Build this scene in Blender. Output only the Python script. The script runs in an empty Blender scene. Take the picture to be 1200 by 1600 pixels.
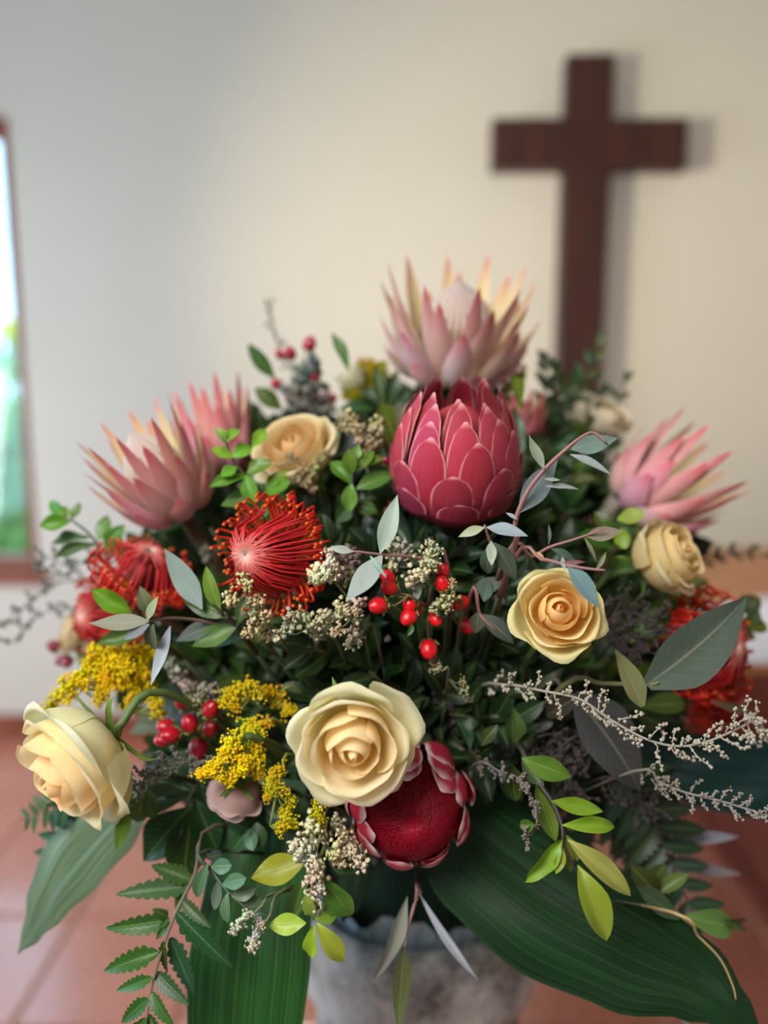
import bpy, math, random
from mathutils import Vector, Matrix, noise
PI = math.pi
rnd = random.Random(11)
scene = bpy.context.scene
C = scene.collection
V = Vector

# ------------------------------------------------------------------ camera
PITCH = math.radians(8.5)
CAM = V((0, 0, 1.25))
FPX = 1600 * 26 / 36
RT = V((1, 0, 0)); FW = V((0, math.cos(PITCH), -math.sin(PITCH))); UP = V((0, math.sin(PITCH), math.cos(PITCH)))
cd = bpy.data.cameras.new('camera'); cam = bpy.data.objects.new('camera', cd); C.objects.link(cam)
cam.location = CAM; cam.rotation_euler = (PI/2 - PITCH, 0, 0)
cd.sensor_fit = 'VERTICAL'; cd.sensor_height = 36; cd.sensor_width = 27; cd.lens = 26; cd.clip_start = 0.02
cd.dof.use_dof = True; cd.dof.focus_distance = 0.445; cd.dof.aperture_fstop = 2.0
scene.camera = cam

# ------------------------------------------------------------------ light
scene.view_settings.view_transform = 'Standard'; scene.view_settings.look = 'None'
scene.view_settings.gamma = 1; scene.view_settings.use_curve_mapping = False
scene.view_settings.exposure = 0.0
w = bpy.data.worlds.new('world'); scene.world = w; w.use_nodes = True
bg = w.node_tree.nodes['Background']; bg.inputs[0].default_value = (0.46, 0.76, 1.0, 1); bg.inputs[1].default_value = 3.9

def area(name, loc, target, size, size_y, power, col, spread=180):
    l = bpy.data.lights.new(name, 'AREA'); l.shape = 'RECTANGLE'; l.size = size; l.size_y = size_y; l.energy = power; l.color = col; l.spread = math.radians(spread)
    o = bpy.data.objects.new(name, l); C.objects.link(o); o.location = loc
    o.rotation_euler = (V(target) - V(loc)).to_track_quat('-Z', 'Y').to_euler(); return o
area('daylight_left', (-2.36, 1.45, 1.0), (-1.0, 2.3, 0.6), 0.6, 0.9, 16, (1.0, 0.96, 0.93))
area('bouquet_fill', (-0.5, -0.3, 1.9), (0.0, 0.6, 1.05), 0.6, 0.5, 22, (1.0, 0.98, 0.95))  # added fill light above the camera, brightens the front of the bouquet
area('warm_wall_fill', (-1.6, 0.9, 1.5), (1.7, 2.65, 1.7), 0.25, 0.25, 11, (1.0, 0.83, 0.52), 72)  # added light out of view at left, warms the right part of the wall

# ------------------------------------------------------------------ helpers
def P(px, py, d):
    return CAM + d * (FW + RT * ((px - 600) / FPX) - UP * ((py - 800) / FPX))
def camdir(r, u, t):
    return (RT * r + UP * u - FW * t).normalized()
def lin(c):
    return tuple((x/255/12.92 if x/255 <= 0.04045 else ((x/255 + 0.055)/1.055)**2.4) for x in c)
WM = {}
def tagp(o, label=None, cat=None, group=None, kind=None):
    if label: o['label'] = label
    if cat: o['category'] = cat
    if group: o['group'] = group
    if kind: o['kind'] = kind
    return o
def thing(name, label, cat, loc, group=None):
    o = bpy.data.objects.new(name, None); C.objects.link(o); o.location = loc; o.empty_display_size = 0.02
    WM[o.name] = Matrix.Translation(V(loc)); return tagp(o, label, cat, group)
def put(name, mesh, mat, parent=None, M=None, color=None, kind=None):
    o = bpy.data.objects.new(name, mesh); C.objects.link(o)
    M = M or Matrix.Identity(4)
    if parent is not None:
        o.parent = parent; o.matrix_basis = WM[parent.name].inverted() @ M
    else: o.matrix_basis = M
    WM[o.name] = M
    if mat and not mesh.materials: mesh.materials.append(mat)
    if color is not None:
        c = lin(color); o.color = (c[0], c[1], c[2], 1)
    if kind: o['kind'] = kind
    return o
class MB:
    def __init__(s): s.v = []; s.f = []; s.uv = []
    def add(s, vs, fs, uv=None):
        b = len(s.v); s.v += [tuple(x) for x in vs]; s.f += [tuple(b + i for i in f) for f in fs]
        s.uv += list(uv) if uv else [(0.5, 0.5)] * len(vs)
    def mesh(s, name, smooth=True):
        m = bpy.data.meshes.new(name); m.from_pydata(s.v, [], s.f)
        l = m.uv_layers.new(name='UVMap'); idx = [0] * len(m.loops); m.loops.foreach_get('vertex_index', idx)
        buf = []
        for i in idx: buf += s.uv[i]
        l.data.foreach_set('uv', buf)
        if smooth: m.polygons.foreach_set('use_smooth', [True] * len(m.polygons))
        m.update(); return m
    def box(s, lo, hi):
        x0, y0, z0 = lo; x1, y1, z1 = hi
        s.add([(x0,y0,z0),(x1,y0,z0),(x1,y1,z0),(x0,y1,z0),(x0,y0,z1),(x1,y0,z1),(x1,y1,z1),(x0,y1,z1)],
              [(0,3,2,1),(4,5,6,7),(0,1,5,4),(1,2,6,5),(2,3,7,6),(3,0,4,7)])
    def tube(s, pts, r0, r1=None, n=6, cap=True):
        r1 = r0 if r1 is None else r1; pts = [V(p) for p in pts]; k = len(pts)
        vs = []; uv = []; ref = V((0.31, 0.22, 0.92))
        for i, p in enumerate(pts):
            t = (pts[min(i+1, k-1)] - pts[max(i-1, 0)])
            t = t.normalized() if t.length > 1e-9 else V((0, 0, 1))
            if abs(t.dot(ref)) > 0.97: ref = V((0.9, 0.1, 0.1))
            a = t.cross(ref).normalized(); b = t.cross(a); ref = b.cross(t) * 0 + ref
            r = r0 + (r1 - r0) * i / max(1, k - 1)
            for j in range(n):
                q = 2*PI*j/n; vs.append(p + a*math.cos(q)*r + b*math.sin(q)*r); uv.append((j/n, i/max(1, k-1)))
        fs = [(i*n+j, i*n+(j+1) % n, (i+1)*n+(j+1) % n, (i+1)*n+j) for i in range(k-1) for j in range(n)]
        if cap: fs += [tuple(range(n))[::-1], tuple(range((k-1)*n, k*n))]
        s.add(vs, fs, uv)
    def ball(s, c, r, n=6, m=4, sc=(1, 1, 1)):
        vs = []; uv = []
        for i in range(m+1):
            a = PI*i/m
            for j in range(n):
                b = 2*PI*j/n + (i % 2)*PI/n
                vs.append((c[0]+r*sc[0]*math.sin(a)*math.cos(b), c[1]+r*sc[1]*math.sin(a)*math.sin(b), c[2]+r*sc[2]*math.cos(a))); uv.append((j/n, i/m))
        s.add(vs, [(i*n+j, (i+1)*n+j, (i+1)*n+(j+1) % n, i*n+(j+1) % n) for i in range(m) for j in range(n)], uv)
    def lathe(s, prof, n=32):
        vs = []; uv = []
        for i, (r, z) in enumerate(prof):
            for j in range(n):
                a = 2*PI*j/n; vs.append((r*math.cos(a), r*math.sin(a), z)); uv.append((j/n, i/(len(prof)-1)))
        s.add(vs, [(i*n+j, i*n+(j+1) % n, (i+1)*n+(j+1) % n, (i+1)*n+j) for i in range(len(prof)-1) for j in range(n)], uv)
def smooth(pts, k=4):
    pts = [V(p) for p in pts]
    if len(pts) < 3: return [pts[0].lerp(pts[-1], i/k) for i in range(k+1)]
    e = [pts[0]*2 - pts[1]] + pts + [pts[-1]*2 - pts[-2]]; out = []
    for i in range(1, len(e)-2):
        a, b, c, d = e[i-1:i+3]
        for j in range(k):
            t = j/k; out.append(0.5*((2*b) + (c-a)*t + (2*a-5*b+4*c-d)*t*t + (3*b-a-3*c+d)*t**3))
    out.append(pts[-1]); return out
def rel(pts, parent):
    q = WM[parent.name].inverted(); return [q @ V(p) for p in pts]

# ------------------------------------------------------------------ materials
def newmat(name):
    m = bpy.data.materials.new(name); m.use_nodes = True; nt = m.node_tree
    for n in list(nt.nodes): nt.nodes.remove(n)
    return m, nt, nt.nodes.new('ShaderNodeOutputMaterial')
def N(nt, t, **k):
    n = nt.nodes.new(t)
    for a, b in k.items(): setattr(n, a, b)
    return n
def mathn(nt, op, a, b=None, clamp=False):
    n = N(nt, 'ShaderNodeMath', operation=op, use_clamp=clamp)
    for i, x in enumerate((a, b)):
        if x is None: continue
        if isinstance(x, (int, float)): n.inputs[i].default_value = x
        else: nt.links.new(x, n.inputs[i])
    return n.outputs[0]
def mixc(nt, fac, a, b, mode='MIX'):
    n = N(nt, 'ShaderNodeMix', data_type='RGBA', blend_type=mode)
    for i, x in ((0, fac), (6, a), (7, b)):
        if isinstance(x, (int, float)): n.inputs[i].default_value = x
        elif isinstance(x, tuple): n.inputs[i].default_value = (*x[:3], 1)
        else: nt.links.new(x, n.inputs[i])
    return n.outputs[2]
def ramp(nt, fac, stops):
    n = N(nt, 'ShaderNodeValToRGB'); nt.links.new(fac, n.inputs[0]); e = n.color_ramp.elements
    while len(e) < len(stops): e.new(0.5)
    for x, (p, c) in zip(e, stops): x.position = p; x.color = (*c, 1)
    return n.outputs[0]
def noisen(nt, scale, detail=3, coord='Object', rough=0.5):
    tc = N(nt, 'ShaderNodeTexCoord'); n = N(nt, 'ShaderNodeTexNoise'); nt.links.new(tc.outputs[coord], n.inputs['Vector'])
    n.inputs['Scale'].default_value = scale; n.inputs['Detail'].default_value = detail; n.inputs['Roughness'].default_value = rough
    return n.outputs['Fac']
def uvxy(nt):
    tc = N(nt, 'ShaderNodeTexCoord'); s = N(nt, 'ShaderNodeSeparateXYZ'); nt.links.new(tc.outputs['UV'], s.inputs[0]); return s.outputs[0], s.outputs[1]
def bump(nt, h, strength=0.3, dist=0.001):
    b = N(nt, 'ShaderNodeBump'); nt.links.new(h, b.inputs['Height']); b.inputs['Strength'].default_value = strength; b.inputs['Distance'].default_value = dist; return b.outputs[0]
def finish(nt, out, col, rough=0.5, normal=None, transl=0.0, spec=0.5, sheen=0.0, sss=0.0):
    p = N(nt, 'ShaderNodeBsdfPrincipled')
    if isinstance(col, tuple): p.inputs['Base Color'].default_value = (*col, 1)
    else: nt.links.new(col, p.inputs['Base Color'])
    if isinstance(rough, (int, float)): p.inputs['Roughness'].default_value = rough
    else: nt.links.new(rough, p.inputs['Roughness'])
    p.inputs['Specular IOR Level'].default_value = spec; p.inputs['Sheen Weight'].default_value = sheen
    if normal is not None: nt.links.new(normal, p.inputs['Normal'])
    if transl > 0:
        t = N(nt, 'ShaderNodeBsdfTranslucent'); m = N(nt, 'ShaderNodeMixShader'); m.inputs[0].default_value = transl
        if isinstance(col, tuple): t.inputs[0].default_value = (*col, 1)
        else: nt.links.new(col, t.inputs[0])
        nt.links.new(p.outputs[0], m.inputs[1]); nt.links.new(t.outputs[0], m.inputs[2]); nt.links.new(m.outputs[0], out.inputs[0])
    else: nt.links.new(p.outputs[0], out.inputs[0])
def objcol(nt):
    n = N(nt, 'ShaderNodeObjectInfo'); return n.outputs['Color'], n.outputs['Random']

def leaf_mat(name, rough, transl, rib, veins=1.0, under=1.25, spec=0.5):
    m, nt, out = newmat(name); c, r = objcol(nt); u, v = uvxy(nt)
    nz = noisen(nt, 3.0, 3)
    c1 = mixc(nt, mathn(nt, 'MULTIPLY', nz, 0.5), c, (0.012, 0.035, 0.01), 'MIX')
    c1 = mixc(nt, mathn(nt, 'MULTIPLY', r, 0.35), c1, mixc(nt, 1.0, c, (1.25, 1.15, 0.8), 'MULTIPLY'))
    au = mathn(nt, 'ABSOLUTE', mathn(nt, 'SUBTRACT', u, 0.5))
    mid = mathn(nt, 'SUBTRACT', 1.0, mathn(nt, 'MULTIPLY', au, 28.0), True)
    # side veins: lines running obliquely to the margin
    s = mathn(nt, 'SINE', mathn(nt, 'MULTIPLY', mathn(nt, 'SUBTRACT', v, mathn(nt, 'MULTIPLY', au, 0.45)), 62.0))
    s = mathn(nt, 'POWER', mathn(nt, 'MAXIMUM', s, 0.0), 8.0)
    vein = mathn(nt, 'MAXIMUM', mid, mathn(nt, 'MULTIPLY', s, 0.25 * veins))
    c2 = mixc(nt, mathn(nt, 'MULTIPLY', vein, 0.55), c1, rib)
    g = N(nt, 'ShaderNodeNewGeometry')
    c3 = mixc(nt, g.outputs['Backfacing'], c2, mixc(nt, 1.0, c2, (under, under, under), 'MULTIPLY'))
    finish(nt, out, c3, rough, bump(nt, vein, 0.25, 0.0008), transl, spec); return m
M_LEAF = leaf_mat('glossy_leaf', 0.36, 0.2, lin((150, 175, 90)), spec=0.32)
M_EUC = leaf_mat('eucalyptus_leaf', 0.6, 0.12, lin((165, 165, 140)), 0.5, 1.15, 0.3)
def strap_mat():
    m, nt, out = newmat('aspidistra_leaf'); c, r = objcol(nt); u, v = uvxy(nt)
    cmb = N(nt, 'ShaderNodeCombineXYZ'); nt.links.new(mathn(nt, 'MULTIPLY', u, 46.0), cmb.inputs[0]); nt.links.new(mathn(nt, 'MULTIPLY', v, 1.2), cmb.inputs[1])
    n = N(nt, 'ShaderNodeTexNoise'); nt.links.new(cmb.outputs[0], n.inputs['Vector']); n.inputs['Scale'].default_value = 1.0; n.inputs['Detail'].default_value = 4
    f = n.outputs['Fac']
    st = ramp(nt, f, [(0.35, (0.45, 0.5, 0.45)), (0.55, (1, 1, 1)), (0.72, (1.9, 1.7, 1.3))])
    c1 = mixc(nt, 1.0, c, st, 'MULTIPLY')
    finish(nt, out, c1, 0.4, bump(nt, f, 0.35, 0.0015), 0.08, 0.28); return m
M_STRAP = strap_mat()
def petal_mat():
    m, nt, out = newmat('rose_petal'); c, r = objcol(nt); u, v = uvxy(nt)
    deep = mixc(nt, 1.0, c, (1.0, 0.92, 0.72), 'MULTIPLY'); pale = mixc(nt, 0.35, c, lin((255, 246, 218)))
    c1 = mixc(nt, v, deep, pale)
    au = mathn(nt, 'ABSOLUTE', mathn(nt, 'SUBTRACT', u, 0.5))
    s = mathn(nt, 'SINE', mathn(nt, 'ADD', mathn(nt, 'MULTIPLY', u, 120.0), mathn(nt, 'MULTIPLY', noisen(nt, 60, 2), 6.0)))
    finish(nt, out, c1, 0.55, bump(nt, s, 0.12, 0.0004), 0.40, 0.25, 0.1); return m
M_PETAL = petal_mat()
def bract_mat(name, edge, edge_w, rough=0.55, inner=None, streak=0.2, tip=None, sheen=0.0):
    m, nt, out = newmat(name); c, r = objcol(nt); u, v = uvxy(nt)
    au = mathn(nt, 'MULTIPLY', mathn(nt, 'ABSOLUTE', mathn(nt, 'SUBTRACT', u, 0.5)), 2.0)
    cmb = N(nt, 'ShaderNodeCombineXYZ'); nt.links.new(mathn(nt, 'MULTIPLY', u, 14.0), cmb.inputs[0]); nt.links.new(mathn(nt, 'MULTIPLY', v, 1.5), cmb.inputs[1])
    n = N(nt, 'ShaderNodeTexNoise'); nt.links.new(cmb.outputs[0], n.inputs['Vector']); n.inputs['Scale'].default_value = 1.5; n.inputs['Detail'].default_value = 4
    c1 = mixc(nt, mathn(nt, 'MULTIPLY', n.outputs['Fac'], streak), c, lin((235, 200, 195)))
    if tip: c1 = mixc(nt, mathn(nt, 'POWER', v, 5.0), c1, tip)
    if inner:
        g = N(nt, 'ShaderNodeNewGeometry')
        ic = mixc(nt, mathn(nt, 'POWER', v, 9.0), inner, tip or c)
        c1 = mixc(nt, mathn(nt, 'MULTIPLY', g.outputs['Backfacing'], 0.85), c1, ic)
    e = mathn(nt, 'MAXIMUM', mathn(nt, 'POWER', au, 1.0), mathn(nt, 'SUBTRACT', 1.0, mathn(nt, 'MULTIPLY', mathn(nt, 'SUBTRACT', 1.0, v), 2.6)))
    e = mathn(nt, 'SUBTRACT', e, 1.0 - edge_w); e = mathn(nt, 'DIVIDE', e, edge_w, True)
    vv = mathn(nt, 'MULTIPLY', mathn(nt, 'SUBTRACT', v, 0.35), 3.0, True)
    e = mathn(nt, 'MULTIPLY', mathn(nt, 'POWER', e, 1.3), vv)
    c2 = mixc(nt, e, c1, edge)
    finish(nt, out, c2, rough, bump(nt, n.outputs['Fac'], 0.2, 0.0006), 0.12, 0.3, sheen); return m
M_PROT = bract_mat('protea_bract', lin((240, 170, 168)), 0.13, streak=0.06)
M_PROTF = bract_mat('fringed_bract', lin((252, 228, 226)), 0.30, streak=0.05)
M_KING = bract_mat('king_bract', lin((244, 205, 205)), 0.12, 0.6, lin((222, 212, 155)), 0.5, lin((200, 50, 66)), 0.1)
def plain(name, rough=0.5, noise_amt=0.3, transl=0, spec=0.5, scale=30, sheen=0, dark=(0.4, 0.35, 0.3)):
    m, nt, out = newmat(name); c, r = objcol(nt)
    f = noisen(nt, scale, 3)
    c1 = mixc(nt, mathn(nt, 'MULTIPLY', f, noise_amt), c, mixc(nt, 1.0, c, dark, 'MULTIPLY'))
    finish(nt, out, c1, rough, bump(nt, f, 0.15, 0.001), transl, spec, sheen); return m
M_STEM = plain('stem', 0.55)
M_FLORET = plain('floret', 0.6, 0.25, 0.2, 0.2, 200, 0, (0.7, 0.65, 0.5))
M_BERRY = plain('berry', 0.18, 0.25, 0, 0.6, 60, 0, (0.5, 0.2, 0.2))
def style_mat(name, stops, rough=0.45):
    m, nt, out = newmat(name); u, v = uvxy(nt)
    finish(nt, out, ramp(nt, v, stops), rough, None, 0.12, 0.4); return m
M_PIN_IN = style_mat('pincushion_inner_style', [(0.0, lin((225, 190, 175))), (0.16, lin((205, 120, 108))), (0.42, lin((195, 38, 42)))])
M_PIN_OUT = style_mat('pincushion_outer_style', [(0.0, lin((190, 110, 30))), (0.4, lin((225, 70, 25))), (0.9, lin((205, 25, 30)))])
M_CRIM = style_mat('crimson_style', [(0.0, lin((230, 100, 115))), (0.16, lin((190, 22, 55))), (1.0, lin((150, 8, 34)))])
def dome_mat():
    m, nt, out = newmat('king_dome'); u, v = uvxy(nt)
    s = mathn(nt, 'SINE', mathn(nt, 'ADD', mathn(nt, 'MULTIPLY', u, 2*PI*34), mathn(nt, 'MULTIPLY', v, 3.0)))
    c = mixc(nt, mathn(nt, 'MULTIPLY', mathn(nt, 'ADD', s, 1.0), 0.5), lin((165, 130, 128)), lin((222, 205, 195)))
    c = mixc(nt, mathn(nt, 'POWER', v, 2.5), c, lin((150, 125, 60)))
    finish(nt, out, c, 0.6, bump(nt, s, 0.5, 0.0015), 0, 0.2, 0.4); return m
M_DOME = dome_mat()
def wood(name, a, b, rough=0.4, sc=6):
    m, nt, out = newmat(name); tc = N(nt, 'ShaderNodeTexCoord'); mp = N(nt, 'ShaderNodeMapping'); mp.inputs['Scale'].default_value = (sc*3, sc*3, sc*0.4)
    nt.links.new(tc.outputs['Object'], mp.inputs[0]); n = N(nt, 'ShaderNodeTexNoise'); nt.links.new(mp.outputs[0], n.inputs['Vector']); n.inputs['Scale'].default_value = 1; n.inputs['Detail'].default_value = 6
    finish(nt, out, ramp(nt, n.outputs['Fac'], [(0.3, a), (0.7, b)]), rough, bump(nt, n.outputs['Fac'], 0.1, 0.002)); return m
M_CROSS = wood('cross_wood', lin((50, 25, 22)), lin((70, 36, 31)), 0.45)
M_FRAME = wood('frame_wood', lin((120, 62, 44)), lin((150, 82, 58)), 0.4)
M_TABLE = wood('table_wood', lin((176, 112, 68)), lin((205, 140, 90)), 0.42)
M_APRON = wood('apron_wood', lin((96, 45, 38)), lin((120, 58, 46)), 0.4)
def wall_mat():
    m, nt, out = newmat('painted_plaster'); f = noisen(nt, 2.5, 5); g = noisen(nt, 45, 4)
    finish(nt, out, mixc(nt, f, lin((212, 209, 201)), lin((221, 218, 210))), 0.85, bump(nt, g, 0.25, 0.003), 0, 0.2); return m
M_WALL = wall_mat()
def tile_mat():
    m, nt, out = newmat('terracotta_tile'); c, r = objcol(nt); f = noisen(nt, 5, 5); g = noisen(nt, 40, 3)
    c1 = mixc(nt, f, lin((172, 98, 76)), lin((206, 130, 104)))
    c1 = mixc(nt, mathn(nt, 'MULTIPLY', r, 0.25), c1, lin((165, 80, 60)))
    ro = mathn(nt, 'ADD', mathn(nt, 'MULTIPLY', g, 0.12), 0.22)
    finish(nt, out, c1, ro, bump(nt, f, 0.1, 0.004), 0, 0.9)
    for n_ in nt.nodes:
        if n_.type == 'BSDF_PRINCIPLED': n_.inputs['Coat Weight'].default_value = 0.7; n_.inputs['Coat Roughness'].default_value = 0.16
    return m
M_TILE = tile_mat()
m_, nt_, o_ = newmat('grout'); finish(nt_, o_, mixc(nt_, noisen(nt_, 30), lin((150, 120, 105)), lin((175, 145, 128))), 0.9); M_GROUT = m_
def stone_mat():
    m, nt, out = newmat('weathered_stone'); f = noisen(nt, 14, 8, rough=0.7); g = noisen(nt, 60, 6, rough=0.7)
    c = ramp(nt, f, [(0.36, lin((92, 88, 84))), (0.5, lin((176, 172, 168))), (0.62, lin((216, 212, 210)))])
    c = mixc(nt, mathn(nt, 'MULTIPLY', g, 0.35), c, lin((95, 90, 85)))
    finish(nt, out, c, 0.85, bump(nt, g, 0.7, 0.006), 0, 0.2); return m
M_STONE = stone_mat()
m_, nt_, o_ = newmat('plastic_liner'); pp = N(nt_, 'ShaderNodeBsdfPrincipled'); pp.inputs['Base Color'].default_value = (*lin((205, 220, 230)), 1); pp.inputs['Roughness'].default_value = 0.12
pp.inputs['Transmission Weight'].default_value = 0.45; nt_.links.new(pp.outputs[0], o_.inputs[0]); M_LINER = m_
m_, nt_, o_ = newmat('window_glass'); gl = N(nt_, 'ShaderNodeBsdfGlossy'); gl.inputs['Roughness'].default_value = 0.02; tr = N(nt_, 'ShaderNodeBsdfTransparent'); mx = N(nt_, 'ShaderNodeMixShader'); mx.inputs[0].default_value = 0.06
nt_.links.new(tr.outputs[0], mx.inputs[1]); nt_.links.new(gl.outputs[0], mx.inputs[2]); nt_.links.new(mx.outputs[0], o_.inputs[0]); M_GLASS = m_
M_PLAIN = plain('plain', 0.8, 0.25, 0, 0.3, 8)

# ------------------------------------------------------------------ room
WY = 2.65
def struct(name, mesh, mat, parent=None, M=None, color=None):
    o = put(name, mesh, mat, parent, M, color)
    if parent is None: o['kind'] = 'structure'
    return o
wx0, wx1, wz0, wz1 = -2.05, -1.262, 0.625, 2.205
b = MB(); T = 0.22
b.box((-2.6, WY, 0), (wx0, WY+T, 3)); b.box((wx1, WY, 0), (2.6, WY+T, 3)); b.box((wx0, WY, 0), (wx1, WY+T, wz0)); b.box((wx0, WY, wz1), (wx1, WY+T, 3))
struct('wall_back', b.mesh('wall_back', False), M_WALL)
b = MB(); b.box((2.4, -1.5, 0), (2.6, WY, 3)); struct('wall_right', b.mesh('wall_right', False), M_WALL)
b = MB(); b.box((-2.6, -1.5, 0), (-2.4, -0.2, 3)); b.box((-2.6, 1.8, 0), (-2.4, WY, 3)); b.box((-2.6, -0.2, 2.3), (-2.4, 1.8, 3)); b.box((-2.6, -0.2, 0), (-2.4, 1.8, 0.5))
struct('wall_left', b.mesh('wall_left', False), M_WALL)
b = MB(); b.box((-2.6, -1.7, 0), (2.6, -1.5, 3)); struct('wall_front', b.mesh('wall_front', False), M_WALL)
b = MB(); b.box((-2.6, -1.5, 3), (2.6, WY+T, 3.1)); struct('ceiling', b.mesh('ceiling', False), M_WALL)
b = MB(); b.box((-2.6, -1.5, -0.1), (2.6, WY, -0.006)); floor = struct('floor', b.mesh('floor', False), M_GROUT)
ts = 0.33; g = 0.004
b = MB(); h = ts/2 - g; e = 0.004
b.add([(-h,-h,-0.008),(h,-h,-0.008),(h,h,-0.008),(-h,h,-0.008),(-h,-h,-e),(h,-h,-e),(h,h,-e),(-h,h,-e),(-h+e,-h+e,0),(h-e,-h+e,0),(h-e,h-e,0),(-h+e,h-e,0)],
      [(0,1,5,4),(1,2,6,5),(2,3,7,6),(3,0,4,7),(4,5,9,8),(5,6,10,9),(6,7,11,10),(7,4,8,11),(8,9,10,11)])
tm = b.mesh('tile', False)
for i in range(-7, 8):
    for j in range(-3, 8):
        put('tile', tm, M_TILE, floor, Matrix.Translation((i*ts + 0.07, j*ts + 0.165, rnd.uniform(-0.0006, 0.0006))))
b = MB(); b.box((wx0-0.4, WY-0.015, 0), (2.4, WY, 0.075)); b.box((wx0-0.4, WY-0.008, 0.075), (2.4, WY, 0.082)); struct('baseboard_back', b.mesh('baseboard', False), M_FRAME)
# window: casing frame, sash, glazing bar, pane
b = MB(); y0, y1 = WY+0.05, WY+0.12; fw = 0.03
b.box((wx0, y0, wz0), (wx0+fw, y1, wz1)); b.box((wx1-fw, y0, wz0), (wx1, y1, wz1)); b.box((wx0, y0, wz1-fw), (wx1, y1, wz1)); b.box((wx0, y0, wz0), (wx1, y1, wz0+fw))
win = struct('window_1', b.mesh('window', False), M_FRAME)
b = MB(); b.box((wx0-0.02, WY-0.03, wz0-0.035), (wx1+0.03, y0+0.01, wz0+0.012)); put('window_sill', b.mesh('sill', False), M_FRAME, win)
b = MB(); cx_ = (wx0+wx1)/2
for (a0, a1) in ((wx0+fw+.002, cx_), (cx_+.002, wx1-fw-.002)):
    z0_, z1_ = wz0+fw+.002, wz1-fw-.002; q = .022
    b.box((a0, y0-.005, z0_), (a0+q, y1-.02, z1_)); b.box((a1-q, y0-.005, z0_), (a1, y1-.02, z1_)); b.box((a0+q, y0-.004, z1_-q), (a1-q, y1-.02, z1_)); b.box((a0+q, y0-.004, z0_), (a1-q, y1-.02, z0_+q))
put('window_sash', b.mesh('sash', False), M_FRAME, win)
b = MB(); b.box((wx0+fw, y0+.025, wz0+fw), (wx1-fw, y0+.029, wz1-fw)); put('window_pane', b.mesh('pane', False), M_GLASS, win)

# garden beyond the window
b = MB(); b.box((-12, WY+T, -0.4), (6, 14, -0.3)); gr = put('garden_ground', b.mesh('garden_ground', False), M_PLAIN, color=(96, 132, 70)); gr['kind'] = 'structure'
def bush(name, label, c, rad, n, col, seed, cat='bush'):
    r = random.Random(seed); t = thing(name, label, cat, (c[0], c[1], -0.3))
    b = MB()
    for i in range(n):
        d = V((r.gauss(0, 1), r.gauss(0, 1), r.gauss(0, 1))).normalized() * r.uniform(0.6, 1.0)
        p = V((c[0] + d.x*rad[0], c[1] + d.y*rad[1], c[2] + d.z*rad[2])); a = V((r.gauss(0,1), r.gauss(0,1), r.gauss(0,1))).normalized(); q = a.orthogonal().normalized(); L = r.uniform(.04, .09)
        b.add(rel([p-a*L, p+q*L*.45, p+a*L, p-q*L*.45], t), [(0,1,2,3)])
    put('foliage', b.mesh('foliage', False), M_LEAF, t, WM[t.name], col, 'stuff')
    b = MB(); b.tube([(0,0,0),(0.03,0,c[2]*.5+.15),(0,0.02,c[2]+.3)], .05, .02, 8); put('trunk', b.mesh('trunk'), M_STEM, t, WM[t.name], (90, 70, 50)); return t
bush('garden_shrub', 'rounded green garden shrub seen low through the window at left', (-2.3, 5.0, 0.55), (1.1, .6, .75), 3800, (90, 165, 90), 1)
bush('garden_tree', 'pale green tree standing further out beyond the window at left', (-3.6, 7.6, 1.0), (1.6, 1.0, .9), 3600, (120, 190, 120), 2, 'tree')
fl = thing('garden_flower', 'bright yellow round flower outside the window at left', 'flower', (-2.03, 4.1, -0.3))
b = MB(); b.ball((0, 0, 1.93), 0.06, 12, 8, (1, 1, 1.1)); put('flower_head', b.mesh('flower_head'), M_FLORET, fl, WM[fl.name], (245, 250, 30))
b = MB(); b.tube([(0,0,0), (0.02,0,1), (0,0,1.82)], .008, .005, 6); put('stem', b.mesh('stem'), M_STEM, fl, WM[fl.name], (90, 130, 60))

# wooden cross on the wall
cr = thing('wooden_cross', 'dark brown wooden cross hanging on the cream wall', 'cross', (0.735, WY-0.03, 0.7))
D_ = 2.62
def wallp(px, py, yy):
    d = P(px, py, 1) - CAM; return CAM + d * (yy / d.y)
def taperbox(name, pts, y0, y1, parent):
    b = MB(); n = len(pts); e = 0.004
    vs = [(x, y1, z) for x, z in pts] + [(x, y0+e, z) for x, z in pts]
    cx = sum(p[0] for p in pts)/n; cz = sum(p[1] for p in pts)/n
    vs += [(x + (e if x < cx else -e), y0, z + (e if z < cz else -e)) for x, z in pts]
    fs = [(i, (i+1) % n, (i+1) % n + n, i+n) for i in range(n)] + [(i+n, (i+1) % n+n, (i+1) % n + 2*n, i+2*n) for i in range(n)] + [tuple(range(2*n, 3*n)), tuple(range(n))[::-1]]
    b.add(rel(vs, parent), fs); return put(name, b.mesh(name, False), M_CROSS, parent, WM[parent.name])
yf = WY - 0.08
tl = wallp(888, 83, yf); br_ = wallp(962, 83, yf)
xa, xb = tl.x, br_.x; ztop = tl.z
al = wallp(771, 184, yf); ar = wallp(1072, 262, yf)
taperbox('upright_beam', [(xa, 0.75), (xb, 0.75), (xb, ztop), (xa, ztop)], yf, WY-.004, cr)
taperbox('cross_beam', [(al.x, ar.z), (ar.x, ar.z), (ar.x, al.z), (al.x, al.z)], yf-.003, WY-.006, cr)

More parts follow.
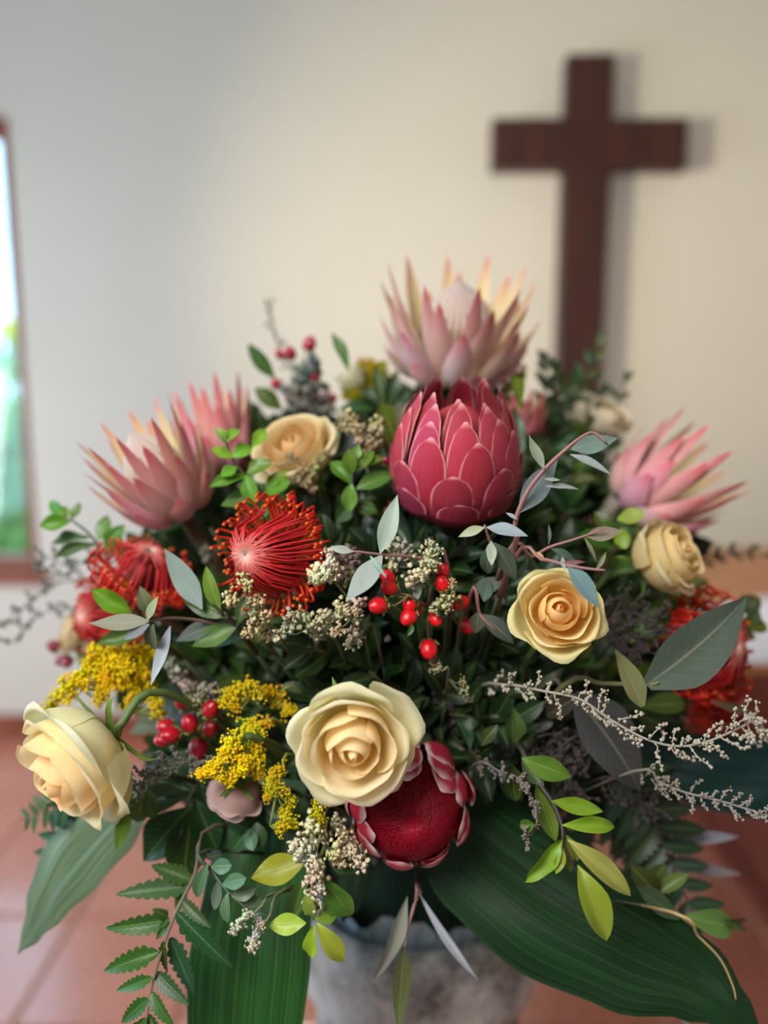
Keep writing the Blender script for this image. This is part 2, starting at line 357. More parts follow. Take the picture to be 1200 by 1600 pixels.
# trestle table with folded cloth
tz = 0.80
tb = thing('wooden_table', 'orange brown wooden table with dark apron behind the bouquet at right', 'table', (1.25, 1.75, 0))
b = MB(); x0, x1, ty0, ty1 = 0.52, 2.2, 1.21, 2.27
b.box((x0, ty0+.012, tz-.016), (x1, ty1, tz)); put('table_top', b.mesh('table_top', False), M_TABLE, tb)
b = MB(); b.box((x0+.0, ty0, tz-.14), (x1-.0, ty0+.03, tz-.017)); b.box((x0+.02, ty1-.04, tz-.14), (x1-.02, ty1-.015, tz-.029)); b.box((x0+.02, ty0+.042, tz-.14), (x0+.045, ty1-.042, tz-.029)); b.box((x1-.045, ty0+.042, tz-.14), (x1-.02, ty1-.042, tz-.029))
put('apron', b.mesh('apron', False), M_APRON, tb)
for xx in (0.98, 1.95):
    b = MB(); b.box((xx-.04, ty0+.3, .06), (xx+.04, ty1-.3, tz-.03)); b.box((xx-.05, ty0+.1, 0), (xx+.05, ty1-.1, .06)); put('trestle', b.mesh('trestle', False), M_APRON, tb)
cl = MB(); nx, ny = 20, 14; cx0, cy0 = 0.585, 1.225
def clz(i, j, k):
    x = i/nx; y = j/ny; edge = min(1, 6*min(x, 1-x, y, 1-y) + 0.12)
    return tz + 0.001 + k*edge*(0.045*min(1, .25+1.6*x) + 0.006*math.sin(9*x + 5*y) + 0.004*math.sin(17*y))
vs = []
for k in (0, 1):
    for j in range(ny+1):
        for i in range(nx+1): vs.append((cx0 + 0.42*i/nx + .01*math.sin(3*j/ny), cy0 + 0.3*j/ny, clz(i, j, k)))
n1 = (nx+1)*(ny+1); fs = []
for j in range(ny):
    for i in range(nx):
        a = j*(nx+1)+i; fs.append((a, a+nx+1, a+nx+2, a+1)); fs.append((n1+a, n1+a+1, n1+a+nx+2, n1+a+nx+1))
for i in range(nx): fs.append((i, i+1, n1+i+1, n1+i)); a = ny*(nx+1)+i; fs.append((a+1, a, n1+a, n1+a+1))
for j in range(ny): a = j*(nx+1); fs.append((a+nx+1, a, n1+a, n1+a+nx+1)); a += nx; fs.append((a, a+nx+1, n1+a+nx+1, n1+a))
cl.add(vs, fs); o = put('folded_cloth', cl.mesh('folded_cloth'), M_PLAIN, color=(232, 232, 244)); tagp(o, 'white folded cloth lying on the front edge of the wooden table', 'cloth')

# ------------------------------------------------------------------ urn and foam
AX, AY = 0.035, 0.70
urn = thing('stone_urn', 'weathered grey stone urn on a pedestal holding the bouquet', 'urn', (AX, AY, 0))
b = MB(); b.lathe([(0.0, .56), (.06, .56), (.085, .60), (.106, .68), (.112, .755), (.116, .772), (.122, .778), (.129, .772), (.132, .758), (.130, .735), (.127, .71), (.125, .69), (.122, .676), (.114, .664), (.104, .655), (.101, .645), (.105, .632), (.107, .61), (.102, .58), (.09, .55), (.073, .525), (.055, .51), (.044, .50), (.05, .49), (.056, .475), (.05, .46), (.041, .45), (.046, .43), (.062, .41), (.08, .405), (.08, .39), (0, .39)], 64)
put('bowl', b.mesh('bowl'), M_STONE, urn, WM[urn.name])
b = MB(); b.lathe([(0, .39), (.11, .39), (.115, .38), (.115, .35), (.095, .335), (.09, .32), (.09, .08), (.1, .06), (.125, .05), (.13, .04), (.13, 0), (0, 0)], 48)
put('pedestal', b.mesh('pedestal'), M_STONE, urn, WM[urn.name])
ANCH = V((AX, AY, 0.80))
fo = thing('floral_foam', 'dark green block of floral foam inside the urn under the flowers', 'foam', (AX, AY, .575))
b = MB(); b.lathe([(0, -.012), (.05, -.01), (.075, .05), (.086, .12), (.088, .22), (.08, .27), (.05, .29), (0, .295)], 24); put('foam_block', b.mesh('foam'), M_PLAIN, fo, WM[fo.name], (32, 52, 34))
# crumpled liner round the rim
b = MB(); vs = []; n = 72; rr = [(0.096, .70), (.104, .74), (.108, .77), (.110, .782), (.113, .792)]
for k, (r, z) in enumerate(rr):
    for j in range(n):
        a = 2*PI*j/n; q = k/4
        vs.append(((r + q*.003*math.sin(11*a) + q*.003*math.sin(23*a+k))*math.cos(a), (r + q*.003*math.sin(11*a) + q*.003*math.sin(23*a+k))*math.sin(a), z + q*.007*math.sin(7*a+1) + q*.004*math.sin(19*a)))
b.add(vs, [(k*n+j, k*n+(j+1) % n, (k+1)*n+(j+1) % n, (k+1)*n+j) for k in range(len(rr)-1) for j in range(n)])
t = thing('plastic_liner', 'crumpled clear bluish plastic liner sticking out of the urn rim', 'liner', (AX, AY, .74)); put('film', b.mesh('film', False), M_LINER, t, Matrix.Translation((AX, AY, 0)))

# ------------------------------------------------------------------ plants: leaf templates
def leafmesh(name, wf, fold=0.1, curl=0.3, nv=9, nu=4, wave=0.0, twist=0.0):
    ts_ = [i/nv for i in range(nv+1)]; pts = []; y = z = 0; a = curl/2
    for i, t in enumerate(ts_):
        pts.append((y, z)); y += math.cos(a)/nv; z += math.sin(a)/nv; a -= curl/nv
    L = math.hypot(*pts[-1]); ang = math.atan2(pts[-1][1], pts[-1][0])
    mb = MB(); vs = []; uv = []
    for (y, z), t in zip(pts, ts_):
        yy = (y*math.cos(ang) + z*math.sin(ang))/L; zz = (-y*math.sin(ang) + z*math.cos(ang))/L
        w_ = max(wf(t), 0.012); tw = twist*(t-.3)
        for j in range(nu+1):
            s = 2*j/nu - 1
            vs.append((s*w_*.5*math.cos(tw), yy, zz + fold*abs(s)*w_*.5 + wave*math.sin(11*t + 2*s)*abs(s)*.1 + s*w_*.15*math.sin(tw))); uv.append((j/nu, t))
    n = nu+1
    mb.add(vs, [(i*n+j, i*n+j+1, (i+1)*n+j+1, (i+1)*n+j) for i in range(nv) for j in range(nu)], uv)
    return mb.mesh(name)
def prof(peak, sharp=1.0, base=0.08):
    def f(t):
        if t <= peak: x = t/peak; return base + (1-base)*math.sin(x*PI/2)**1.1
        x = (t-peak)/(1-peak); return math.cos(x*PI/2)**sharp
    return f
def lobed(n, peak=.25):
    g_ = prof(peak, .8, .25)
    return lambda t: g_(t)*(0.70 + 0.30*math.sin(PI*((t*n) % 1)**.8))
KIND = {
 'glossy': [leafmesh('glossy_leaf', prof(.5, .9), f_, c_, 10, 4, w_, tw) for f_, c_, w_, tw in ((.22, .5, .2, 0), (.3, .9, .3, .4), (.16, -.4, .2, -.4), (.3, .2, .4, .2))],
 'euc': [leafmesh('eucalyptus_leaf', prof(.42, 1.0), f_, c_, 12, 4, w_, tw) for f_, c_, w_, tw in ((.1, .35, .05, 0), (.14, .7, .1, .3), (.06, -.3, .1, -.3))],
 'oval': [leafmesh('oval_leaf', prof(.5, .6, .15), f_, c_, 8, 4, .1, 0) for f_, c_ in ((.15, .5), (.25, .8), (.1, -.3))],
 'broad': [leafmesh('broad_leaf', prof(.33, .95, .2), f_, c_, 16, 6, .05, 0) for f_, c_ in ((.08, .3), (.12, .6))],
 'pinna': [leafmesh('fern_pinna', lobed(8), f_, c_, 40, 4, 0, 0) for f_, c_ in ((.15, .3), (.2, .6))],
 'lance': [leafmesh('narrow_leaf', prof(.45, .8, .3), f_, c_, 10, 2, 0, tw) for f_, c_, tw in ((.3, .5, .2), (.2, 1.1, .5))],
}
def leaf(parent, B, Tp, W, kind='glossy', col=(70, 105, 50), n=None, var=None, mat=None, name='leaf', jit=12):
    y = Tp - B; L = y.length; y = y/L
    if n is None: n = (camdir(rnd.uniform(-.35, .35), rnd.uniform(.1, .7), 1))
    x = y.cross(n)
    if x.length < 1e-3: x = y.orthogonal()
    x.normalize(); z = x.cross(y)
    ms = KIND[kind]; me = ms[rnd.randrange(len(ms)) if var is None else var]
    M = Matrix(((x.x*W, y.x*L, z.x*L, B.x), (x.y*W, y.y*L, z.y*L, B.y), (x.z*W, y.z*L, z.z*L, B.z), (0, 0, 0, 1)))
    c = tuple(max(0, min(255, k + rnd.uniform(-jit, jit))) for k in col)
    k = rnd.uniform(-jit, jit)*.6; c = tuple(max(4, min(255, q + k)) for q in c)
    return put(name, me, mat or (M_EUC if kind in ('euc', 'broad') else M_LEAF), parent, M, c)

def stem(parent, pts, r0, r1, col, name='stem', to_anchor=True, n=6):
    pts = [V(p) for p in pts]
    if to_anchor:
        a = ANCH + (pts[0]-ANCH).normalized()*0.05; mid = a.lerp(pts[0], .55) + (pts[0]-pts[1 if len(pts) > 1 else 0])*.25 - V((0, 0, .01))
        pts = [a, mid] + pts
    b = MB()
    if to_anchor:   # thin dark green lower part, then the visible upper part
        sm = smooth(pts, 4); b.tube(rel(sm[:8], parent), r0*.8, r0, 5); put('lower_stem', b.mesh('lower_stem'), M_STEM, parent, WM[parent.name], (46, 58, 34)); b = MB(); b.tube(rel(sm[7:], parent), r0, r1, n)
    else: b.tube(rel(smooth(pts, 4), parent), r0, r1, n)
    return put(name, b.mesh(name), M_STEM, parent, WM[parent.name], col)

def PP(path, d):
    return [P(p[0], p[1], p[2] if len(p) > 2 else d) for p in path]
def sprig(name, label, cat, path, d, leaves, col, kind='glossy', scol=(90, 80, 50), r=.0014, group=None, jit=12):
    """leaves: (bx,by,tx,ty,wpx[,colour[,depth shift of the tip]])"""
    pts = PP(path, d); t = thing(name, label, cat, pts[0], group)
    stem(t, pts, r*1.6, r*.6, scol)
    for lf in leaves:
        bx, by, tx, ty, wp = lf[:5]; c = lf[5] if len(lf) > 5 and lf[5] else col; ds = lf[6] if len(lf) > 6 else rnd.uniform(-.012, .008)
        # depth of the nearest point of the stem
        j = min(range(len(path)), key=lambda i: (path[i][0]-bx)**2 + (path[i][1]-by)**2)
        dd = path[j][2] if len(path[j]) > 2 else d
        B = P(bx, by, dd - .002); Tp = P(tx, ty, dd + ds)
        leaf(t, B, Tp, wp*dd/FPX, kind, c, jit=jit)
    return t
def auto(name, label, cat, path, d, n, L, W, col, kind='glossy', scol=(80, 75, 45), r=.0013, group=None, spread=.9, pair=True, start=.15, shrink=.35, seed=0, jit=12, droop=0.0, to_anchor=True):
    rr = random.Random(seed or int(path[0][0]*7 + path[0][1]*13)); pts = PP(path, d); t = thing(name, label, cat, pts[0], group)
    stem(t, pts, r*1.5, r*.6, scol, to_anchor=to_anchor); sm = smooth(pts, 8); m = len(sm)-1
    for i in range(n):
        f = start + (1-start)*i/max(1, n-1); q = f*m; k = min(int(q), m-1); B = sm[k].lerp(sm[k+1], q-k); tn = (sm[k+1]-sm[k]).normalized()
        side = tn.cross(camdir(0, .2, 1)).normalized(); rot = Matrix.Rotation(rr.uniform(-.9, .9), 3, tn); side = rot @ side
        for s in ((1, -1) if pair else ((1,) if i % 2 else (-1,))):
            a = spread*rr.uniform(.75, 1.2) * (0.35 if i == n-1 else 1)
            dr = (tn*math.cos(a) + side*s*math.sin(a) - V((0, 0, droop))).normalized(); l = L*(1 - shrink*f)*rr.uniform(.8, 1.15)
            leaf(t, B, B + dr*l, W*l/L, kind, col, (camdir(rr.uniform(-.5, .5), rr.uniform(.0, .9), 1)), jit=jit)
    return t

# ------------------------------------------------------------------ petal surfaces
def bez(pts, t):
    p = [V((a, b_, 0)) for a, b_ in pts]
    while len(p) > 1: p = [p[i].lerp(p[i+1], t) for i in range(len(p)-1)]
    return p[0].x, p[0].y
def petalmesh(name, path, w_, rc, nu=8, nv=9, e=.25, ep=2.5, wave=0.0, seed=0, narrow=.35, point=0.0, wf=None, thick=0.0):
    f = path if callable(path) else (lambda t: bez(path, t)); mb = MB(); vs = []; uv = []; ph = seed*1.7
    for i in range(nv+1):
        v = i/nv
        for j in range(nu+1):
            s = 2*j/nu - 1; ve = v*(1 - e*abs(s)**ep) if not wf else v
            r, z = f(ve); r2, z2 = f(min(ve+.01, 1)); r1, z1 = f(max(ve-.01, 0)); tx, tz_ = r2-r1, z2-z1; l = math.hypot(tx, tz_) or 1; nx_, nz_ = -tz_/l, tx/l
            ww = w_*(wf(v) if wf else (narrow + (1-narrow)*math.sin(min(1, v*1.6)*PI/2)))
            th = s*ww/rc; tg = rc*math.sin(th); inn = rc*(1-math.cos(th))
            k = wave*v*v*(math.sin(4.1*s + ph) + .6*math.sin(7.3*s - ph*2)) 
            roll = point*v**4*abs(s)**1.5
            vs.append((r + nx_*(inn - k) + roll, tg, z + nz_*(inn) - roll*.6 + k*.5)); uv.append((j/nu, ve if not wf else v))
    n = nu+1
    # wound so that the outer face (away from the axis) is the front
    mb.add(vs, [(i*n+j, i*n+j+1, (i+1)*n+j+1, (i+1)*n+j) for i in range(nv) for j in range(nu)], uv); return mb.mesh(name)
def frame(p, axis, spin=0.0, scale=1.0):
    z = axis.normalized(); x = UP.cross(z)
    if x.length < .05: x = RT.copy()
    x.normalize(); y = z.cross(x)
    M = Matrix(((x.x, y.x, z.x, p.x), (x.y, y.y, z.y, p.y), (x.z, y.z, z.z, p.z), (0, 0, 0, 1)))
    return M @ Matrix.Rotation(spin, 4, 'Z') @ Matrix.Scale(scale, 4)
RZ = lambda a: Matrix.Rotation(a, 4, 'Z')
def headstem(t, M, r, col, n=8, z=0.0):
    p0 = M @ V((0, 0, z)); ax = (M.to_3x3() @ V((0, 0, 1))).normalized(); p1 = p0 - ax*.04
    a = ANCH + (p1-ANCH).normalized()*.05; b = MB(); b.tube(rel(smooth([a, a.lerp(p1, .6), p1, p0], 5), t), r*1.1, r, n); return put('stem', b.mesh('stem'), M_STEM, t, WM[t.name], col)

def rosepetal(name, path, D, e=.25, ep=2.6, wave=.02, point=.03, spiral=.07, seed=0, nu=14, nv=13):
    mb = MB(); vs = []; uv = []; ph = seed*1.7
    for i in range(nv+1):
        v = i/nv
        for j in range(nu+1):
            s = 2*j/nu - 1; ve = v*(1 - e*abs(s)**ep); r, z = bez(path, ve); th = s*D*(.72 + .28*min(1, v*1.5))
            r = r*(1 + spiral*s) + point*v**4*max(0, 1-abs(s)*1.6) + wave*v**3*(math.sin(5.2*s+ph) + .5*math.sin(9.1*s-2*ph))
            z = z + wave*.5*v**3*math.sin(6.3*s + ph) - .05*v*v*abs(s)**2
            vs.append((r*math.cos(th), r*math.sin(th), z)); uv.append((j/nu, ve))
    n = nu+1; mb.add(vs, [(i*n+j, i*n+j+1, (i+1)*n+j+1, (i+1)*n+j) for i in range(nv) for j in range(nu)], uv); return mb.mesh(name)
def rose_rows(op):
    R_ = []   # petals, side profile, half span in radians, -, colour mix, wave
    R_.append((3, [(.02, .2), (.11, .3), (.13, .8), (.035, 1.03)], 1.5, 0, 0, .0))
    R_.append((2, [(.05, .05), (.36, .2), (.44, .75), (.15, 1.02)], 1.9, 0, .0, .004))
    R_.append((3, [(.06, 0), (.52, .05), (.62, .6), (.36, .98), (.40, 1.0)], 1.25, 0, .25, .012))
    R_.append((3, [(.08, 0), (.70, .0), (.76, .5), (.54+.1*op, 1.0), (.66+.08*op, .95)], 1.25, 0, .5, .018))
    R_.append((4, [(.08, -.02), (.82, -.05), (.88, .45), (.66+.22*op, .95), (.82+.18*op, .80)], 1.02, 0, .8, .025))
    R_.append((5, [(.08, -.04), (.88, -.12), (.94, .35), (.78+.30*op, .8), (.92+.28*op, .52)], .86, 0, 1.0, .035))
    return R_
def rose(label, px, py, d, R, axis, op=1.0, spin=0.0, cin=(255, 228, 164), cout=(255, 246, 212), cgreen=(230, 236, 186), rows=6, group=None, squash=1.0, skip=()):
    ax = camdir(*axis); p = P(px, py, d); M = frame(p - ax*R*.55, ax, spin, R) @ Matrix.Diagonal((1, 1, squash, 1))
    t = thing('rose', label, 'rose', p, group); k = 0
    for ri, (n, path, w_, rc, cm, wv) in enumerate(rose_rows(op)[:rows]):
        for i in range(n):
            if (ri, i) in skip: continue
            me = rosepetal('petal', [(a_*rnd.uniform(.97, 1.03) if k_ else a_, b_) for k_, (a_, b_) in enumerate(path)], w_*rnd.uniform(.94, 1.06), (.05, .12, .20, .24, .28, .30)[ri], 2.4, wv*1.3, (0, 0, .02, .04, .07, .09)[ri], .07 if ri else .25, k)
            a = 2*PI*i/n + ri*.75 + rnd.uniform(-.12, .12)
            c = [cin[q] + (cout[q]-cin[q])*min(1, cm*1.2) for q in range(3)]
            if ri == 5: c = [c[q]*.35 + cgreen[q]*.65 for q in range(3)]
            # a slight tilt so the edges overlap like a spiral
            o = put('petal', me, M_PETAL, t, M @ RZ(a) @ Matrix.Rotation(rnd.uniform(-.05, .09)*(ri > 1), 4, 'Y') @ Matrix.Scale(rnd.uniform(.95, 1.05), 4), c); k += 1
    for i in range(5):
        a = 2*PI*i/5 + .3; me = petalmesh('sepal', [(.06, -.1), (.6, -.16), (.85, .0), (1.05, -.2)], .13, .4, 4, 6, wf=lambda v: .6*math.cos(v*PI/2)**.7+.4*(1-v))
        put('sepal', me, M_LEAF, t, M @ RZ(a), (105, 135, 60))
    b = MB(); b.ball((0, 0, -.12), .14, 10, 6, (1, 1, 1.1)); put('rose_hip', b.mesh('hip'), M_STEM, t, M, (100, 135, 60))
    headstem(t, M, .0026, (84, 110, 52), z=-.15); return t

# ---- king protea
_pt = lambda v: (0.6 + .4*math.sin(min(1, v*1.8)*PI/2)) * max(0, 1 - max(0, (v-.42)/.58)**2.1) + .012
def king(label, px, py, d, R, axis, spin=0, col=(214, 130, 140), tipc=None, open_=1.0, group=None, dome=True, seed=1, H=1.0):
    ax = camdir(*axis); p = P(px, py, d); M = frame(p, ax, spin, R) @ Matrix.Diagonal((1, 1, H, 1)); r = random.Random(seed)
    t = thing('king_protea', label, 'protea', p, group)
    rows = [(8, [(.15, .0), (.62, -.06), (.82, .10), (.86+.08*open_, .42)], .27, 1.0), (9, [(.15, .02), (.72, -.04), (.84, .30), (.86+.18*open_, .78)], .25, .95), (9, [(.14, .04), (.62, .02), (.78, .45), (.78+.22*open_, 1.04)], .21, .9), (10, [(.12, .08), (.56, .06), (.68, .6), (.72+.26*open_, 1.22)], .17, .9)]
    for ri, (n, path, w_, sc) in enumerate(rows):
        for q in range(3):
            pass
        mes = [petalmesh('bract', [(a + (r.uniform(-.05, .05) if k > 1 else 0), b_ + (r.uniform(-.06, .08) if k > 2 else 0)) for k, (a, b_) in enumerate(path)], w_*r.uniform(.9, 1.1), .22 if ri else .3, 6, 10, wf=_pt) for q in range(3)]
        for i in range(n):
            a = 2*PI*(i + .5*(ri % 2))/n + r.uniform(-.07, .07); c = tuple(x + r.uniform(-14, 14) for x in col)
            if ri >= 2: c = (c[0]*.98, c[1]*.92 + 8, c[2]*.9)
            put('bract', mes[i % 3], M_KING, t, M @ RZ(a), c)
    if dome:
        b = MB(); pr = [(0.0, 1.12), (.02, 1.10), (.07, 1.05), (.19, .99), (.34, .87), (.45, .69), (.48, .5), (.45, .28), (.34, .1), (.2, .04)]
        b.lathe([(a, z) for a, z in pr], 48); put('flower_dome', b.mesh('dome'), M_DOME, t, M)
        b = MB()
        for i in range(150):
            a = r.uniform(0, 2*PI); h_ = r.uniform(.25, .62)
            q = V((math.cos(a), math.sin(a), 0)); b.tube([q*.40 + V((0, 0, .12)), q*.50 + V((0, 0, .38)), q*.475 + V((0, 0, h_+.1))], .012, .004, 3)
        put('dome_hairs', b.mesh('hairs'), M_STEM, t, M, (185, 165, 95), 'stuff')
    b = MB(); b.ball((0, 0, .05), .2, 12, 6, (1, 1, .7)); put('receptacle', b.mesh('receptacle'), M_STEM, t, M, (120, 110, 70))
    headstem(t, M, .006, (96, 80, 55)); return t

# ---- pincushion
def pincushion(label, px, py, d, R, axis, spin=0, nin=130, nout=95, seed=3, pale=True, group=None, spread_=1.0, tilt=(0, 0)):
    ax = camdir(*axis); p = P(px, py, d); M = frame(p - ax*R*.3, ax, spin, R); r = random.Random(seed)
    t = thing('pincushion_flower', label, 'pincushion flower', p, group)
    b = MB(); b.ball((0, 0, .28), .34, 16, 10, (1, 1, 1.0)); put('flower_core', b.mesh('core'), M_FLORET, t, M, (130, 50, 45))
    b = MB()
    for i in range(nin):
        a = 2*PI*i/nin*1.0 + r.uniform(-.06, .06); q = V((math.cos(a), math.sin(a), 0)); sw = V((-math.sin(a), math.cos(a), 0)) * r.uniform(-.12, .12)
        e_ = r.uniform(.45, .86); top = V((tilt[0], tilt[1], .82)) + q*r.uniform(.01, .07)
        b.tube([top, top + q*.16 + V((0, 0, .01)), top*.5 + q*.42*e_/.7 + V((0, 0, .30)) + sw, q*e_*.86 + sw + V((0, 0, .36*(1-e_)+.12)), q*e_ + sw*1.2 + V((0, 0, .10 + r.uniform(0, .12)))], .013, .019, 4)
    put('inner_styles', b.mesh('inner_styles'), M_PIN_IN, t, M, kind='stuff')
    b = MB()
    for i in range(nout):
        a = 2*PI*i/nout + r.uniform(-.05, .05); q = V((math.cos(a), math.sin(a), 0)); k = r.uniform(.78, 1.04)*spread_; zz = r.uniform(-.15, .25)
        pts = [q*.22 + V((0, 0, .05)), q*.55*k + V((0, 0, .0+zz*.6)), q*.86*k + V((0, 0, .06+zz)), q*.99*k + V((0, 0, .20+zz)), q*.93*k + V((0, 0, .36+zz))]
        b.tube([v for v in smooth(pts, 3)], .019, .021, 4); b.ball(pts[-1], .036, 5, 4)
    put('outer_styles', b.mesh('outer_styles'), M_PIN_OUT, t, M, kind='stuff')
    headstem(t, M, .0035, (110, 90, 60)); return t

# ---- sprays of tiny florets
def florets(name, n, spread, fr, seed, cup=False):
    r = random.Random(seed); b = MB()
    for i in range(n):
        p = V((r.gauss(0, .45), r.gauss(0, .45), r.uniform(-.9, .9)))*spread
        if cup:
            dr = V((r.gauss(0, 1), r.gauss(0, 1), r.gauss(0, 1))).normalized(); o1 = dr.orthogonal().normalized(); o2 = dr.cross(o1); k = 5; f = fr*r.uniform(.7, 1.2)
            vs = [p] + [p + dr*f + (o1*math.cos(2*PI*j/k) + o2*math.sin(2*PI*j/k))*f*.8 for j in range(k)] + [p + dr*f*.55]
            b.add(vs, [(0, 1+(j+1) % k, 1+j) for j in range(k)] + [(k+1, 1+j, 1+(j+1) % k) for j in range(k)])
        else: b.ball(p, fr*r.uniform(.7, 1.2), 5, 3)
    return b.mesh(name)
GOLD = [florets('goldenrod_florets', 44, 1.0, .19, s) for s in (1, 2, 3)]
CREAM = [florets('cream_florets', 24, .95, .50, s, True) for s in (4, 5, 6)]
def spray(name, label, cat, path, d, clusters, mset, col, size, scol, r=.0009, group=None, jit=14, part='floret_cluster', along=False):
    pts = PP(path, d); t = thing(name, label, cat, pts[0], group); stem(t, pts, r*1.5, r, scol); b = MB()
    for c in clusters:
        cx, cy = c[0], c[1]; j = min(range(len(path)), key=lambda i: (path[i][0]-cx)**2 + (path[i][1]-cy)**2); dd = path[j][2] if len(path[j]) > 2 else d
        p = P(cx, cy, dd + rnd.uniform(-.006, .004)); s = size*(c[2] if len(c) > 2 else 1)*rnd.uniform(.85, 1.15)
        dr = (p - pts[j]); dr = dr.normalized() if dr.length > .002 else camdir(rnd.uniform(-1, 1), 1, .3)
        M = Matrix.Translation(p) @ dr.to_track_quat('Z', 'Y').to_matrix().to_4x4() @ Matrix.Rotation(rnd.uniform(0, 6), 4, 'Z') @ Matrix.Scale(s, 4)
        put(part, mset[rnd.randrange(len(mset))], M_FLORET, t, M, tuple(min(255, k + rnd.uniform(-jit, jit)) for k in col), 'stuff')
        if (p-pts[j]).length > .002: b.tube(rel([pts[j], pts[j].lerp(p, .5) - V((0, 0, .002)), p], t), r*.8, r*.5, 4)
    if b.v: put('branchlets', b.mesh('branchlets'), M_STEM, t, WM[t.name], scol, 'stuff')
    return t
def twig(name, label, path, d, n, L, col, seed=1, r=.0008, group=None, nub=.0011, down=0.0, start=.0):
    rr = random.Random(seed); pts = PP(path, d); t = thing(name, label, 'twig', pts[0], group); stem(t, pts, r*1.1, r*.7, tuple(x*.8 for x in col))
    sm = smooth(pts, 10); m = len(sm)-1; b = MB()
    for i in range(n):
        q = (start + (1-start)*i/n + rr.uniform(0, 1/n))*m; k = min(int(q), m-1); B = sm[k].lerp(sm[k+1], q-k); tn = (sm[k+1]-sm[k]).normalized(); s = 1 if i % 2 else -1
        dr = (tn*rr.uniform(.4, 1.0) + UP*s*rr.uniform(.5, 1.1) + camdir(rr.uniform(-.3, .3), 0, rr.uniform(-.6, .8))*.5).normalized(); l = L*rr.uniform(.35, 1.15); p = B; br = [p]
        for z in range(5):
            p = p + (dr + V((rr.uniform(-.5, .5), rr.uniform(-.5, .5), rr.uniform(-.5, .5)-down))).normalized()*l/5; br.append(p)
        b.tube(rel(br, t), r*.55, r*.4, 4)
        for a, c in zip(br[1:], br[2:] + [br[-1]]):
            for z in range(2):
                e_ = a.lerp(c, rr.random()) + V((rr.uniform(-1, 1), rr.uniform(-1, 1), rr.uniform(-1, 1)))*nub*1.3; e2 = rel([e_], t)[0]; b.ball(e2, nub*rr.uniform(.6, 1.15), 5, 3)
    put('budded_branchlets', b.mesh('budded_branchlets'), M_FLORET, t, WM[t.name], col, 'stuff'); return t
def berrymesh():
    b = MB(); n, m = 16, 12; vs = []; uv = []
    for i in range(m+1):
        a = PI*i/m; z = -math.cos(a); rr_ = math.sin(a)**.85*(.95 - .12*z)
        if i >= m-1: z = 1.08 if i == m else .97
        for j in range(n):
            q = 2*PI*j/n; g_ = 1 + .035*math.cos(3*q); vs.append((rr_*g_*math.cos(q), rr_*g_*math.sin(q), z*1.08)); uv.append((j/n, i/m))
    b.add(vs, [(i*n+j, i*n+(j+1) % n, (i+1)*n+(j+1) % n, (i+1)*n+j) for i in range(m) for j in range(n)], uv); return b.mesh('berry')
BERRY = berrymesh()
bb = MB()
for i in range(5):
    a = 2*PI*i/5; q = V((math.cos(a), math.sin(a), 0)); s_ = V((-math.sin(a), math.cos(a), 0)); bb.add([V((0, 0, -1.12)), q*.75 + s_*.38 + V((0, 0, -1.0)), q*1.25 + V((0, 0, -.55)), q*.75 - s_*.38 + V((0, 0, -1.0))], [(0, 1, 2, 3)])
CALYX = bb.mesh('calyx', False)
def berries(label, path, d, items, col, group=None, leaves=(), name='berry_sprig'):
    pts = PP(path, d); t = thing(name, label, 'berries', pts[0], group); stem(t, pts, .0014, .0008, (100, 85, 55)); b = MB()
    for it in items:
        x, y, r = it[:3]; j = min(range(len(path)), key=lambda i: (path[i][0]-x)**2 + (path[i][1]-y)**2); dd = path[j][2] if len(path[j]) > 2 else d
        dd += it[3] if len(it) > 3 else rnd.uniform(-.008, .004); p = P(x, y, dd); R = r*dd/FPX
        dr = (p - pts[j]).normalized() if (p-pts[j]).length > 1e-4 else UP; dr = (dr + camdir(0, .3, .8)*.7).normalized(); q = dr.to_track_quat('Z', 'Y').to_matrix().to_4x4()
        M = Matrix.Translation(p) @ q @ Matrix.Scale(R*.92, 4)
        o = put('berry', BERRY, M_BERRY, t, M, tuple(k + rnd.uniform(-10, 10)*(k > 30) for k in col)); put('calyx', CALYX, M_LEAF, o, M, (95, 120, 60))
        base = p - dr*R; b.tube(rel(smooth([pts[j], pts[j].lerp(base, .6) - V((0, 0, .003)), base], 3), t), .0007, .0006, 5)
    put('branchlets', b.mesh('branchlets'), M_STEM, t, WM[t.name], (110, 90, 55))
    for lf in leaves: leaf(t, P(lf[0], lf[1], d), P(lf[2], lf[3], d-.004), lf[4]*d/FPX, 'glossy', (72, 105, 48))
    return t
